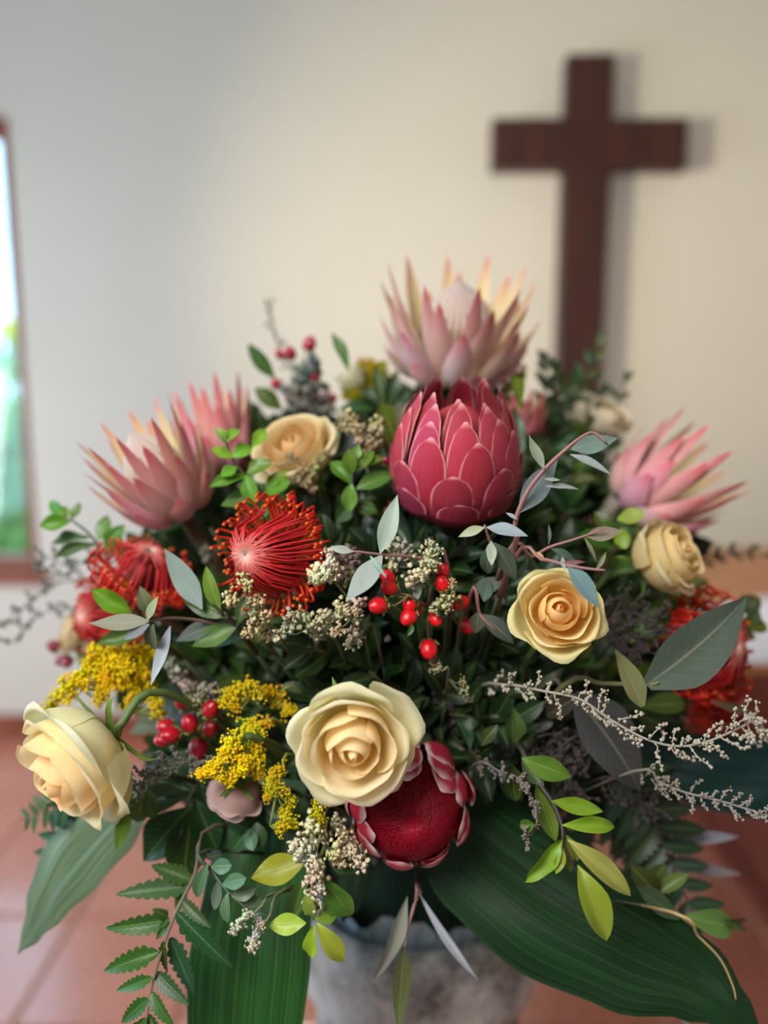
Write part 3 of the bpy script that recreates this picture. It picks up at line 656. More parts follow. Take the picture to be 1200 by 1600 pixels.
def strap(label, path, widths, col, roll=0.0, cup=.25, name='aspidistra_leaf', nu=14, group=None, under=0):
    pts = [P(*p) for p in path]; t = thing(name, label, 'leaf', pts[0], group); k = 6
    sm = smooth(pts, k); ws = []
    for i in range(len(widths)-1):
        for j in range(k): u_ = j/k; u_ = u_*u_*(3-2*u_); ws.append(widths[i]*(1-u_) + widths[i+1]*u_)
    ws.append(widths[-1]); dep = []
    for i in range(len(path)-1):
        for j in range(k): dep.append(path[i][2]*(1-j/k) + path[i+1][2]*j/k)
    dep.append(path[-1][2]); mb = MB(); vs = []; uv = []; m = len(sm)
    for i, p in enumerate(sm):
        tn = (sm[min(i+1, m-1)] - sm[max(i-1, 0)]).normalized(); n_ = camdir(roll*.5, .45, 1); x = tn.cross(n_).normalized(); n_ = x.cross(tn); w_ = max(.0008, ws[i]*dep[i]/FPX)
        for j in range(nu+1):
            s = 2*j/nu-1; vs.append(p + x*s*w_ + n_*(-cup*w_*s*s + .10*w_*math.exp(-(s*6)**2) * -1 + .03*w_*math.sin(9*i/m*2+s*4)))
            uv.append((j/nu, i/(m-1)))
    n = nu+1; mb.add(rel(vs, t), [(i*n+j, i*n+j+1, (i+1)*n+j+1, (i+1)*n+j) for i in range(m-1) for j in range(nu)], uv)
    put('blade', mb.mesh('blade'), M_STRAP, t, WM[t.name], col)
    stem(t, [pts[0].lerp(pts[1], -.1), pts[0]], .0025, .0025, (70, 100, 50)); return t
#@@CONTENT@@

# ================================================================== THE BOUQUET
EUC = (128, 148, 142); EUCP = (172, 186, 180); EUCD = (92, 106, 100); OLV = (112, 116, 78); PINK = (158, 110, 108)
BR = (122, 158, 48); MID = (66, 104, 42); DK = (34, 66, 40); YG = (160, 178, 50)
# ---- roses
rose('cream rose wide open at the lower centre, above the crimson fringed protea', 552, 1163, .42, .0312, (.05, -.25, 1), .9, .4)
rose('large cream rose facing down left at the far left edge of the bouquet', 120, 1192, .44, .0375, (-.60, -.48, .70), .85, 1.9, cin=(255, 200, 115), cout=(248, 236, 185), cgreen=(224, 238, 205), squash=1.1)
rose('pale yellow rose right of the berries, half covered by a grey eucalyptus leaf', 872, 955, .455, .0245, (-.1, .32, 1), .75, .9, cin=(255, 214, 125), cout=(248, 228, 155), cgreen=(224, 226, 140), squash=1.12)
rose('blurred cream rose at the upper left above the red pincushion, centre opened sideways', 462, 702, .57, .0310, (-.30, .60, .7), .9, .2, cin=(232, 180, 95), cout=(232, 216, 165), cgreen=(222, 226, 190))
rose('blurred yellow rose at the right edge, under the pale pink king protea', 1040, 872, .55, .0290, (.55, .35, .55), .25, 1.2, cin=(244, 205, 120), cout=(238, 216, 150), cgreen=(226, 216, 165), squash=1.25)
rose('small blurred cream rose low at the far left, beside dark red berries', 110, 990, .66, .020, (-.8, .2, .4), .5, .5, cin=(225, 185, 130), cout=(225, 205, 165), rows=5)
rose('white blurred rose head at the upper left of the tall king protea', 552, 590, .70, .018, (-.3, .9, .4), .4, .5, cin=(225, 225, 200), cout=(222, 222, 200), rows=5)
rose('white blurred rose at the upper right behind the greenery, left of its twin', 905, 640, .74, .024, (.1, .6, .6), .6, .5, cin=(222, 212, 190), cout=(220, 216, 205), rows=5)
rose('cream white blurred rose at the upper right, touching the pale pink king protea', 950, 655, .72, .026, (.3, .5, .6), .6, 1.5, cin=(222, 205, 175), cout=(216, 208, 195), rows=5)
rose('dusky pink rose seen from behind below the yellow goldenrod at lower left', 368, 1240, .50, .019, (-.3, -1, -.5), .3, .4, cin=(185, 140, 150), cout=(185, 145, 155), cgreen=(180, 140, 150), rows=6)

# ---- proteas
_cl = [(0, .34), (.06, .62), (.2, .92), (.38, 1.02), (.55, 1.03), (.72, .97), (.86, .87), (1.0, .72), (1.2, .6)]
def rcl(z):
    for (a, r0), (b_, r1) in zip(_cl, _cl[1:]):
        if z <= b_: f = (z-a)/(b_-a); f = f*f*(3-2*f)*.5 + f*.5; return r0 + (r1-r0)*f
    return _cl[-1][1]
def closed_protea(label, px, py, d, R, H, axis, spin=0):
    ax = camdir(*axis); M = frame(P(px, py, d) - ax*H*.5, ax, spin, R); t = thing('closed_protea', label, 'protea', P(px, py, d)); h = H/R
    rows = [(7, .38, .13, .38, (132, 22, 50)), (8, .60, .10, .36, (150, 28, 56)), (8, .80, .065, .34, (166, 34, 62)), (9, .93, .03, .30, (178, 44, 70)), (10, 1.02, -.02, .26, (170, 46, 68)), (8, 1.04, -.12, .24, (160, 40, 62))]
    for ri, (n, zt, off, w_, col) in enumerate(rows):
        for q in range(n):
            z1 = zt + rnd.uniform(-.025, .03)
            path = lambda v, z1=z1, off=off: (rcl(v*z1) + off*min(1, v*1.8)*(1 if v < .8 else 1) - .10*max(0, v-.8)*5*.25, v*z1*h)
            me = petalmesh('bract', path, w_*rnd.uniform(.94, 1.08), .62, 8, 12, wf=lambda v: (.55+.45*math.sin(min(1, v*1.5)*PI/2))*max(.02, 1-max(0, (v-.62)/.38)**2.4)**.62)
            put('bract', me, M_PROT, t, M @ RZ(2*PI*(q + .5*(ri % 2))/n + rnd.uniform(-.05, .05)), tuple(c + rnd.uniform(-8, 8) for c in col))
    b = MB(); b.lathe([(0, h*.92), (.15, h*.905), (.34, h*.85), (.5, h*.74), (.6, h*.55), (.6, h*.3), (.4, .1)], 32); put('flower_cone', b.mesh('cone'), M_FLORET, t, M, (190, 70, 85))
    for q in range(11):
        a = 2*PI*q/11; B = M @ (RZ(a) @ V((.16, 0, -.75))); T_ = M @ (RZ(a) @ V((1.16, 0, .42 + rnd.uniform(-.2, .15)))); leaf(t, B, T_, .017, 'euc', (66, 92, 76), n=(M.to_3x3() @ (RZ(a) @ V((1, 0, .2)))).normalized())
    headstem(t, M, .006, (110, 75, 60)); return t
closed_protea('deep pink closed protea with pale rimmed bracts at the upper centre', 712, 715, .52, .0418, .094, (.02, .86, .50), .2)

def fringed(label, px, py, d, R, axis, spin=0):
    ax = camdir(*axis); M = frame(P(px, py, d) - ax*R*.7, ax, spin, R); t = thing('fringed_protea', label, 'protea', P(px, py, d)); r = random.Random(5)
    b = MB(); b.lathe([(0, .98), (.05, .965), (.2, .93), (.42, .84), (.62, .68), (.78, .45), (.84, .2), (.7, -.1), (.4, -.4)], 40); put('flower_cushion', b.mesh('cushion'), M_FLORET, t, M, (120, 10, 36))
    b = MB()
    for i in range(1500):
        a = i*2.39996; rr_ = .83*math.sqrt((i+.5)/1500); z = lambda q: .98 - .62*(q/.84)**2.6 - .05*q
        q0 = max(.008, rr_ - .10); tw = .18; l_ = r.uniform(.05, .12)
        pts = []
        for k in range(3):
            q = q0 + k*.5*(l_+.04); aa = a + tw*(k*.5)*(1-rr_*.6) + r.uniform(-.02, .02); pts.append(V((q*math.cos(aa), q*math.sin(aa), z(min(q, .84)) + .012 + .014*math.sin(k*PI/2) + r.uniform(0, .006))))
        b0 = len(b.v); b.tube(pts, .0085, .004, 3, cap=False)
        f_ = min(1, rr_/.8)
        for k in range(b0, len(b.v)): b.uv[k] = (0, min(1, f_*.85 + r.uniform(-.12, .25) + .05))
    put('hair_styles', b.mesh('hair'), M_CRIM, t, M, kind='stuff')
    rows = [(9, [(.3, -.6), (1.02, -.6), (1.12, -.1), (1.12, .42), (.80, .60)], .34, (185, 26, 58)), (7, [(.3, -.6), (.94, -.5), (1.02, .1), (1.00, .60), (.68, .80)], .30, (200, 38, 72)), (9, [(.3, -.7), (1.05, -.7), (1.2, -.25), (1.18, .14), (1.02, .36)], .36, (165, 24, 52))]
    for ri, (n, path, w_, col) in enumerate(rows):
        for q in range(n):
            pj = [(a + (r.uniform(-.05, .07) if k > 2 else 0), z + (r.uniform(-.12, .1) if k > 2 else 0)) for k, (a, z) in enumerate(path)]
            me = petalmesh('bract', pj, w_*r.uniform(.85, 1.12), .34, 8, 14, wf=lambda v: (.7+.3*math.sin(min(1, v*1.4)*PI/2))*max(.02, 1-max(0, (v-.70)/.30)**2.4)**.6)
            put('bract', me, M_PROTF, t, M @ RZ(2*PI*(q + .5*(ri % 2) + r.uniform(-.14, .14))/n), tuple(c + r.uniform(-10, 10) for c in col))
    headstem(t, M, .006, (110, 70, 55), z=-.5)
fringed('crimson protea with a hairy round face and white fringed bracts at the bottom centre', 646, 1284, .465, .0390, (.06, -.06, 1), .3)

king('tall pale pink king protea crowning the top of the bouquet', 708, 592, .68, .0690, (.02, .84, .52), .1, (232, 190, 194), open_=.90, H=1.18, seed=2)
king('pink king protea leaning left at the upper left, red tipped bracts', 285, 800, .60, .0480, (-.40, .80, .42), .3, (214, 146, 156), open_=.75, H=1.45, seed=3)
king('rosy king protea behind the leaning one at the upper left', 352, 740, .68, .0430, (-.18, .9, .0), .7, (204, 118, 132), open_=.55, H=1.6, seed=4, dome=False)
king('pale pink king protea leaning right at the right edge of the bouquet', 980, 800, .68, .0560, (.72, .55, .25), .5, (222, 164, 172), open_=.6, H=1.40, seed=5, dome=False)
king('small deep red protea peeping out behind the closed pink protea at its upper right', 812, 680, .68, .026, (.1, .9, .1), .5, (180, 30, 60), open_=.4, H=1.3, seed=6, dome=False)

# ---- pincushions
pincushion('bright red pincushion flower left of centre with a pale silky middle', 428, 866, .48, .0410, (-.30, -.05, 1), .2, tilt=(-.22, .08))
pincushion('orange red pincushion flower turned away at the far left, pale underside showing', 226, 895, .56, .0400, (.30, .70, .35), .2, seed=8, nin=60)
pincushion('red and orange pincushion flower low at the far left, above the goldenrod', 165, 962, .60, .0400, (-.5, .1, .6), .2, seed=9, nin=60, nout=70)
pincushion('orange pincushion flower peeping out just above the left goldenrod', 200, 1008, .56, .0220, (-.1, -.5, .8), .2, seed=10, nin=40, nout=50)
pincushion('large red pincushion flower at the right edge, behind the big grey leaf', 1105, 1010, .575, .0470, (.45, .1, .7), .2, seed=11, nin=90, nout=90)
pincushion('dark red pincushion flower low at the right edge, above the white lacy twig', 1125, 1090, .60, .0330, (.5, -.3, .6), .2, seed=12, nin=60, nout=70)

# ---- eucalyptus
sprig('eucalyptus_sprig', 'grey eucalyptus sprig with a pink stem rising right of the closed pink protea', 'eucalyptus',
      [(800, 870, .465), (803, 835, .455), (808, 805, .448), (826, 765, .44), (852, 732, .435), (882, 704, .43), (908, 683, .43), (928, 676, .43), (948, 692, .428)], .45,
      [(812, 800, 872, 716, 42, EUC, -.004), (892, 702, 965, 684, 30, EUC, 0), (890, 710, 955, 742, 15, EUCP, 0), (852, 760, 905, 765, 9, EUCP, 0), (850, 748, 876, 750, 6, EUCP, 0), (850, 732, 826, 679, 19, (138, 148, 128), .01), (808, 812, 790, 801, 7, EUCP, 0)], EUC, 'euc', PINK, .0011)
sprig('eucalyptus_sprig', 'eucalyptus tip with pale and dark leaves right under the closed pink protea', 'eucalyptus', [(790, 900, .475), (776, 868, .46), (764, 842, .45), (757, 820, .445)], .45,
      [(760, 824, 825, 838, 25, EUCP, -.01), (757, 824, 716, 839, 16, (170, 168, 138), .0), (768, 845, 768, 884, 18, EUCP, -.01), (772, 848, 806, 906, 30, EUCD, .01), (765, 850, 762, 897, 24, EUCD, .015)], EUC, 'euc', PINK, .0010)
sprig('eucalyptus_sprig', 'thin eucalyptus sprig crossing behind the pale yellow rose with a dull brownish grey leaf', 'eucalyptus',
      [(790, 868, .475), (830, 870, .47), (858, 855, .465), (900, 842, .46), (945, 826, .455)], .46,
      [(915, 838, 973, 829, 24, (130, 128, 118), 0), (860, 857, 905, 888, 16, EUCD, 0), (857, 852, 857, 818, 6, EUCD, 0), (913, 840, 932, 880, 7, (140, 135, 120), 0), (930, 892, 947, 862, 8, (128, 130, 122), 0)], EUC, 'euc', PINK, .0009)
sprig('eucalyptus_sprig', 'eucalyptus sprig laying one blue grey leaf over the pale yellow rose', 'eucalyptus',
      [(800, 878, .46), (846, 874, .44), (882, 882, .42), (915, 888, .415), (946, 891, .41)], .42,
      [(886, 882, 936, 950, 30, (122, 148, 158), -.002), (880, 878, 915, 878, 7, PINK, 0), (882, 890, 878, 868, 9, EUCP, 0), (850, 872, 838, 862, 5, (190, 165, 120), 0)], EUC, 'euc', PINK, .0009)
sprig('eucalyptus_sprig', 'pale eucalyptus sprig between the red pincushion and the closed protea, one leaf pointing up', 'eucalyptus',
      [(700, 885, .47), (655, 872, .46), (622, 868, .45), (592, 866, .445), (560, 862, .44), (538, 861, .44)], .445,
      [(594, 864, 621, 773, 30, EUCP, -.004), (597, 868, 540, 940, 38, (142, 158, 150), -.01), (552, 862, 513, 856, 13, EUCP, 0), (578, 868, 604, 904, 8, EUCP, -.006), (655, 905, 648, 945, 14, EUC, 0)], EUC, 'euc', PINK, .0009)
sprig('eucalyptus_sprig', 'eucalyptus sprig at left with a thin pale leaf hanging over the goldenrod', 'eucalyptus',
      [(400, 985, .50), (340, 975, .49), (300, 968, .48), (262, 966, .465), (232, 972, .455)], .46,
      [(233, 970, 138, 974, 28, (118, 132, 126), 0), (230, 970, 247, 931, 15, (150, 168, 140), 0), (266, 978, 235, 1072, 19, (176, 190, 196), -.008), (234, 975, 193, 1000, 18, (118, 130, 122), 0), (240, 975, 242, 1015, 26, (88, 118, 80), .01), (316, 952, 257, 857, 38, (118, 140, 142), .0), (340, 975, 274, 1002, 28, EUCD, 0), (410, 965, 330, 1012, 30, (80, 96, 88), .01)], EUC, 'euc', (120, 95, 90), .0011)
sprig('eucalyptus_sprig', 'eucalyptus branch at right carrying the biggest rounded grey leaf', 'eucalyptus',
      [(880, 1072, .50), (940, 1068, .49), (1010, 1070, .47), (1030, 1066, .465)], .47,
      [(1010, 1070, 1166, 933, 94, (96, 112, 106), .01), (1004, 1104, 960, 1013, 38, (122, 124, 106), .0)], EUCD, 'broad', (120, 120, 80), .0014)
sprig('eucalyptus_sprig', 'dark eucalyptus branch at right with a big shaded leaf hanging under the white lacy twig', 'eucalyptus',
      [(850, 1070, .52), (880, 1078, .51), (900, 1090, .505)], .505,
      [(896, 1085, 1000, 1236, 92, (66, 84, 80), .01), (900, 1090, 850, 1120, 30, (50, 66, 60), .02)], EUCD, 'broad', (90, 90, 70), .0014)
sprig('eucalyptus_sprig', 'eucalyptus sprig hanging below the fringed protea in front of the urn', 'eucalyptus',
      [(652, 1385, .50), (650, 1405, .50), (640, 1440, .495), (632, 1482, .49)], .495,
      [(632, 1480, 622, 1612, 28, (98, 108, 74), 0), (636, 1400, 583, 1532, 26, (150, 165, 160), -.005)], EUC, 'euc', (175, 130, 125), .001)
sprig('eucalyptus_sprig', 'single straight whitish leaf pointing down right across the urn', 'eucalyptus',
      [(655, 1385, .51), (658, 1396, .51)], .51, [(655, 1396, 748, 1532, 13, (214, 210, 216), -.01)], EUCP, 'euc', (190, 170, 165), .0008)
sprig('eucalyptus_sprig', 'small dim eucalyptus leaves left of the pale yellow rose', 'eucalyptus',
      [(735, 930, .49), (748, 955, .485), (756, 968, .48), (775, 985, .48)], .48,
      [(752, 960, 802, 1006, 28, (84, 94, 90), 0), (735, 925, 792, 905, 26, EUCD, 0), (748, 955, 742, 990, 26, (96, 98, 84), 0), (756, 940, 764, 905, 20, EUCD, 0)], EUCD, 'euc', PINK, .0009)
for (path, d, lv, lab) in (([(1030, 1300), (1060, 1308), (1085, 1315)], .60, [(1060, 1310, 1155, 1307, 18, (160, 160, 165), 0)], 'blurred whitish eucalyptus leaf over the floor at right, the upper of two'),
                           ([(1030, 1360), (1060, 1362), (1080, 1358)], .62, [(1070, 1356, 1160, 1366, 18, (160, 160, 162), 0)], 'blurred whitish eucalyptus leaf over the floor at right, the lower of two'),
                           ([(1030, 1500), (1050, 1530), (1062, 1550)], .55, [(1062, 1556, 1078, 1625, 12, (205, 208, 205), 0), (1062, 1556, 1092, 1586, 10, (205, 208, 200), 0), (1062, 1556, 1088, 1598, 8, (205, 208, 200), 0)], 'small white leaf tips under the large dark strap leaf at bottom right')):
    sprig('eucalyptus_sprig', lab, 'eucalyptus', path, d, lv, EUCP, 'euc', (150, 150, 140), .0008)

# ---- berries
RED = (225, 14, 28); RED2 = (185, 14, 38)
berries('bright red berries on a branching sprig in the middle of the bouquet', [(675, 930, .50), (668, 945, .475), (655, 940, .46), (640, 930, .455)], .455,
        [(590, 946, 16), (607, 917, 14), (606, 902, 13, .008), (640, 946, 13, .006), (638, 965, 15), (655, 950, 10, .012), (681, 968, 12), (670, 1015, 16)], RED, leaves=((645, 975, 636, 995, 10),))
berries('bright red berries stacked beside the right white floret cluster, over the first sprig', [(705, 960, .50), (702, 945, .475), (698, 925, .46)], .46,
        [(691, 911, 13), (692, 891, 12, .006), (719, 941, 14), (732, 978, 14)], RED)
berries('dark red berries at the left between cream rose and goldenrod', [(310, 1150, .53), (305, 1145, .51), (298, 1140, .505)], .505,
        [(283, 1097, 11), (296, 1130, 15), (330, 1107, 16), (329, 1137, 15), (259, 1136, 14, .006), (266, 1149, 15, -.004), (254, 1156, 13, .008), (309, 1170, 17)], RED2)
berries('blurred crimson berries standing up at the top left of the bouquet', [(475, 640, .69), (468, 605, .685), (462, 575, .68)], .68,
        [(484, 537, 12), (453, 551, 11), (432, 600, 10), (493, 587, 9), (436, 553, 8, .02), (520, 622, 8)], (170, 25, 55), leaves=((500, 600, 484, 545, 14), (430, 592, 388, 537, 24), (440, 640, 398, 606, 26)))
berries('blurred dark red berries hanging low at the far left', [(150, 1010, .66), (120, 1015, .66), (105, 1018, .66)], .66,
        [(84, 1010, 11), (98, 1006, 10), (105, 1035, 10), (95, 1032, 9), (122, 1010, 9)], (125, 20, 45), leaves=((120, 1020, 150, 1040, 22),))
berries('blurred crimson berries at the right edge under the pincushions', [(1110, 1120, .62), (1125, 1115, .62)], .62,
        [(1140, 1110, 11), (1158, 1116, 11), (1150, 1130, 10), (1165, 1128, 9), (1128, 1128, 9)], (150, 18, 50))
berries('tiny dark red berries beside the closed protea on its left', [(640, 760, .54), (625, 765, .535)], .535, [(603, 720, 7), (598, 742, 7), (612, 790, 7), (605, 800, 7)], (130, 20, 50))

# ---- cream florets (statice)
CR = (242, 234, 200); GY = (170, 168, 158); S1 = .0050
def st(label, path, d, cl, col=CR, size=S1, part='floret_cluster', group=None): return spray('statice_sprig', label, 'filler flower', path, d, cl, CREAM, col, size, (110, 115, 80), .0007, group, 12, part)
st('cream floret sprig at the lower right rim of the red pincushion', [(560, 960, .48), (540, 930, .465), (520, 905, .455)], .455, [(496, 898), (508, 890), (519, 884), (502, 904, .8), (512, 900), (522, 893, .9), (513, 863, .7)])
st('cream floret sprig running down the left underside of the red pincushion', [(440, 1000, .50), (415, 985, .475), (395, 960, .46), (384, 930, .455)], .46, [(380, 902, .7), (386, 915, .7), (392, 942, .8), (398, 955), (408, 970), (396, 976, .9), (388, 990, .8), (418, 984), (404, 938, .7), (360, 938, .9), (355, 932, .6), (415, 960, .7)], (222, 206, 160))
st('grey white floret cluster under the middle of the red pincushion', [(530, 1010, .50), (510, 995, .48), (490, 980, .47)], .47, [(455, 965), (468, 960), (480, 972), (492, 986, .9), (503, 966, 1.1), (512, 974), (520, 984, .8), (500, 994, .8), (437, 992, .8), (450, 980, .8), (525, 965, .8)], (205, 200, 172))
st('cream floret cluster left of the central berries', [(590, 1000, .49), (575, 975, .47), (555, 955, .46)], .46, [(533, 947), (545, 955), (556, 962), (560, 948, .9), (536, 960, .8), (528, 985, .7), (550, 990, .9), (556, 1000, .8), (545, 1008, .6)], (215, 208, 170))
st('pale floret cluster above the central berries, right of the upright grey leaf', [(700, 920, .49), (680, 900, .465), (668, 880, .455)], .455, [(669, 858), (673, 870), (665, 882), (678, 884, .9), (655, 896), (645, 905, .9), (652, 912, .7), (685, 860, .7)], (220, 214, 178))
st('pale floret cluster beside the pink stem, pointing down right of the upright grey leaf', [(660, 900, .49), (650, 880, .47)], .465, [(620, 851), (628, 858), (637, 866, .8), (616, 884, .7), (612, 870, .6)], (212, 208, 180))
st('dim grey floret cluster behind the pale grey leaf, left of the berries', [(560, 950, .51), (550, 920, .495)], .49, [(540, 880, 1.1), (550, 892, 1.1), (543, 905), (556, 880), (536, 895), (545, 865, .8), (610, 890, .8)], (140, 128, 105), .0055)
st('cream floret sprig right of the stacked berries', [(720, 960, .48), (708, 940, .465)], .46, [(702, 925), (694, 938, .9), (684, 948, .9), (706, 912, .6), (700, 950, .6)], (205, 200, 150))
st('small cream floret sprig under the lowest central berry', [(700, 1060, .49), (692, 1045, .48)], .48, [(680, 1036, .6), (688, 1045, .6), (675, 1048, .5), (727, 1080, .6), (733, 1092, .6), (724, 1066, .5)], (170, 165, 120))
st('cream floret sprig touching the left rim of the fringed protea', [(560, 1290, .50), (545, 1300, .475), (535, 1312, .455)], .455, [(530, 1292), (537, 1305), (545, 1318), (524, 1332, 1.1), (532, 1342), (552, 1330), (560, 1344, .9), (565, 1352, .8), (528, 1280, .8)], (228, 220, 178))
st('white floret sprig drooping from the small leaves at lower centre', [(520, 1260, .49), (505, 1290, .465), (495, 1330, .45), (492, 1380, .44)], .45, [(486, 1290, 1.1), (497, 1302, 1.1), (505, 1308), (464, 1320), (474, 1330), (480, 1338), (491, 1360, 1.1), (488, 1376), (500, 1388, .8), (488, 1402, .9), (494, 1412, .9), (500, 1350, .8), (466, 1326, .8)], (236, 230, 200))
st('small white floret tip hanging at bottom left, the left one of a pair', [(432, 1395, .45), (410, 1415, .44), (385, 1437, .435)], .435, [(385, 1432, .7), (378, 1440, .8), (370, 1448, .8), (364, 1456, .6), (390, 1428, .6)], (225, 224, 205), .0040)
st('small white floret tip hanging at bottom left, the right one of a pair', [(445, 1390, .45), (422, 1430, .44), (405, 1455, .435)], .435, [(408, 1446, .7), (402, 1458, .8), (398, 1470, .8), (394, 1480, .7), (404, 1440, .5)], (228, 226, 208), .0040)
st('blurred cream floret sprig between the upper cream rose and closed protea', [(575, 740, .56), (565, 710, .555), (560, 680, .55)], .555, [(545, 650), (552, 660), (560, 672, 1.1), (565, 684, 1.1), (590, 662), (586, 676), (583, 690, 1.1), (578, 702), (530, 655, .8), (540, 668, .8), (600, 690, .7)], (205, 195, 150), .0050)
st('dull cream florets lying over the upper cream rose', [(500, 770, .56), (485, 745, .545)], .545, [(470, 735, .9), (480, 742), (490, 735, .9), (478, 752), (462, 748, .8), (496, 722, .8), (505, 712, .8), (455, 716, .7), (487, 760, .8)], (190, 178, 130), .0048)
st('grey white florets above the dark red berries at left', [(345, 1120, .52), (335, 1100, .51)], .505, [(322, 1084, 1.1), (334, 1080, 1.1), (345, 1084), (312, 1096, .9), (305, 1104, .9), (290, 1104, .9), (310, 1110, .8), (327, 1092, .8), (350, 1090, .7)], (178, 174, 150), .0050)
st('blurred off white floret sprig above the dark berries at the left', [(320, 1100, .56), (300, 1070, .55)], .55, [(268, 1042, 1.1), (276, 1052, 1.1), (284, 1060), (292, 1072), (300, 1082), (262, 1035, .8)], (200, 196, 172), .0055)
st('blurred dusty floret cluster in the greens at the left of the upper cream rose', [(345, 850, .6), (330, 830, .6)], .6, [(320, 860, .8), (326, 870, .8), (150, 1090, .4)][:2], (150, 140, 120), .005)
st('blurred grey floret mass under the crimson berries at the top left', [(500, 660, .69), (490, 640, .685), (480, 620, .68)], .68, [(470, 600, 1.2), (482, 612, 1.2), (470, 622, 1.3), (492, 628, 1.3), (480, 640, 1.3), (500, 645, 1.2), (464, 640), (510, 625), (476, 585), (486, 572, .9), (455, 615)], (138, 142, 132), .0085)

# ---- goldenrod
GO = (252, 224, 10); GO2 = (196, 170, 22)
def gold(label, path, d, cl, col=GO, size=.0058): return spray('goldenrod_sprig', label, 'goldenrod', path, d, cl, GOLD, col, size, (120, 130, 50), .0008, None, 16)
def along(p, n, j=4):
    out = []
    for i in range(n):
        q = i/(n-1)*(len(p)-1); k = min(int(q), len(p)-2); f = q-k; out.append((p[k][0]*(1-f)+p[k+1][0]*f + rnd.uniform(-j, j), p[k][1]*(1-f)+p[k+1][1]*f + rnd.uniform(-j, j), 1.0 - .3*i/n))
    return out
gold('large yellow goldenrod plume sweeping down left above the left cream rose', [(260, 1010, .55), (215, 1015, .535), (170, 1030, .525), (120, 1065, .52), (66, 1112, .52)], .525,
     along([(235, 1018), (180, 1030), (140, 1058), (100, 1085), (64, 1112)], 24, 6) + along([(150, 1012), (140, 1040), (122, 1062)], 9) + along([(172, 1020), (168, 1060), (150, 1100)], 11) + along([(190, 1020), (190, 1062), (178, 1072)], 9, 7) + along([(165, 1035), (200, 1040)], 6, 8) + along([(105, 1070), (118, 1062)], 4, 5), (240, 214, 14), .0064)
gold('yellow goldenrod tail hanging right of the large plume at left', [(270, 1010, .56), (235, 1020, .54), (215, 1050, .535), (205, 1112, .53)], .535,
     along([(222, 1022), (214, 1060), (200, 1112)], 14) + along([(228, 1050), (236, 1090), (250, 1112)], 10) + along([(215, 1050), (192, 1050)], 4), (236, 208, 16), .0060)
gold('sharp yellow goldenrod cluster right of the dark red berries', [(430, 1160, .50), (400, 1172, .485), (360, 1190, .475), (312, 1214, .47)], .475,
     along([(362, 1155), (352, 1178), (330, 1200), (310, 1210)], 18, 6) + along([(395, 1168), (398, 1188), (370, 1206), (345, 1218)], 20, 7) + along([(370, 1170), (385, 1200), (408, 1204)], 14, 7), GO, .0052)
gold('goldenrod cluster above the sharp one, beside the dark leaf', [(470, 1080, .52), (430, 1090, .51), (390, 1092, .50)], .50, along([(358, 1088), (385, 1078), (410, 1080), (438, 1092)], 22, 8) + along([(360, 1098), (370, 1108)], 4, 5) + along([(452, 1105), (448, 1112)], 3, 5), (220, 190, 18), .0056)
gold('small goldenrod tuft between the two goldenrod clusters and the open rose', [(440, 1130, .50), (415, 1138, .49)], .49, along([(388, 1142), (402, 1136), (422, 1132)], 11, 6), (230, 200, 18), .0052)
gold('goldenrod tail hanging behind the left edge of the open rose', [(460, 1180, .50), (440, 1210, .48), (432, 1240, .475), (422, 1290, .47)], .475, along([(436, 1205), (424, 1222), (422, 1250)], 12, 6) + along([(445, 1262), (452, 1285), (440, 1298)], 10, 7) + along([(435, 1230), (460, 1255)], 4), (222, 204, 20), .0046)
gold('goldenrod tail between the open rose and the white drooping florets', [(490, 1200, .50), (495, 1240, .475), (496, 1285, .465)], .47, along([(496, 1235), (498, 1262), (500, 1290)], 12, 6), (222, 200, 20), .0042)
gold('dim goldenrod tuft deep in the shade above the open rose', [(510, 1060, .56), (505, 1040, .555)], .555, along([(500, 1012), (508, 1024), (498, 1036)], 9, 9) + along([(480, 1035), (530, 1030)], 3, 5), (165, 140, 18), .0068)  # yellow lowered in the colour to stand for the shade there
gold('blurred goldenrod at the top left of the tall king protea', [(600, 640, .70), (580, 610, .70), (575, 590, .70)], .70, along([(578, 570), (572, 592), (560, 618), (545, 625)], 16, 7) + along([(590, 580), (585, 610)], 6, 6), (176, 160, 20), .0085)
gold('blurred goldenrod tuft squeezed between the two pink proteas at the top', [(760, 640, .66), (740, 620, .65)], .645, along([(725, 606), (745, 604)], 5, 4) + along([(800, 600), (815, 580)], 5, 5), (170, 150, 30), .007)

# ---- lacy twigs
twig('lacy_twig', 'long white lacy twig arching across the right side to the picture edge', [(740, 1085, .54), (790, 1070, .49), (850, 1080, .465), (905, 1092, .455), (950, 1122, .45), (1010, 1155, .44), (1062, 1166, .435), (1110, 1157, .43), (1160, 1135, .425), (1178, 1128, .425), (1193, 1150, .425)], .45, 54, .0165, (196, 188, 170), 3, .0009, nub=.0011, start=.05)
twig('lacy_twig', 'white lacy twig low at the right, below the long arching one', [(990, 1205, .49), (1030, 1222, .48), (1070, 1238, .47), (1120, 1250, .46), (1170, 1265, .455), (1215, 1280, .45)], .46, 30, .0135, (176, 168, 158), 4, .0009, nub=.00095, start=.05)
twig('lacy_twig', 'grey lacy twig curling down right of the fringed protea', [(740, 1195, .50), (780, 1205, .485), (812, 1218, .47), (832, 1250, .46), (838, 1290, .455), (817, 1312, .45)], .46, 26, .0085, (142, 132, 128), 5, .0008, nub=.0010)
twig('lacy_twig', 'grey lacy twig right of the left cream rose under the dark berries', [(350, 1200, .51), (310, 1190, .50), (265, 1195, .49), (235, 1205, .485), (212, 1238, .48)], .485, 42, .0120, (128, 126, 116), 6, .0008, nub=.0010)
DIM = 'lacy twig coloured dim for the shade between roses and long white twig'
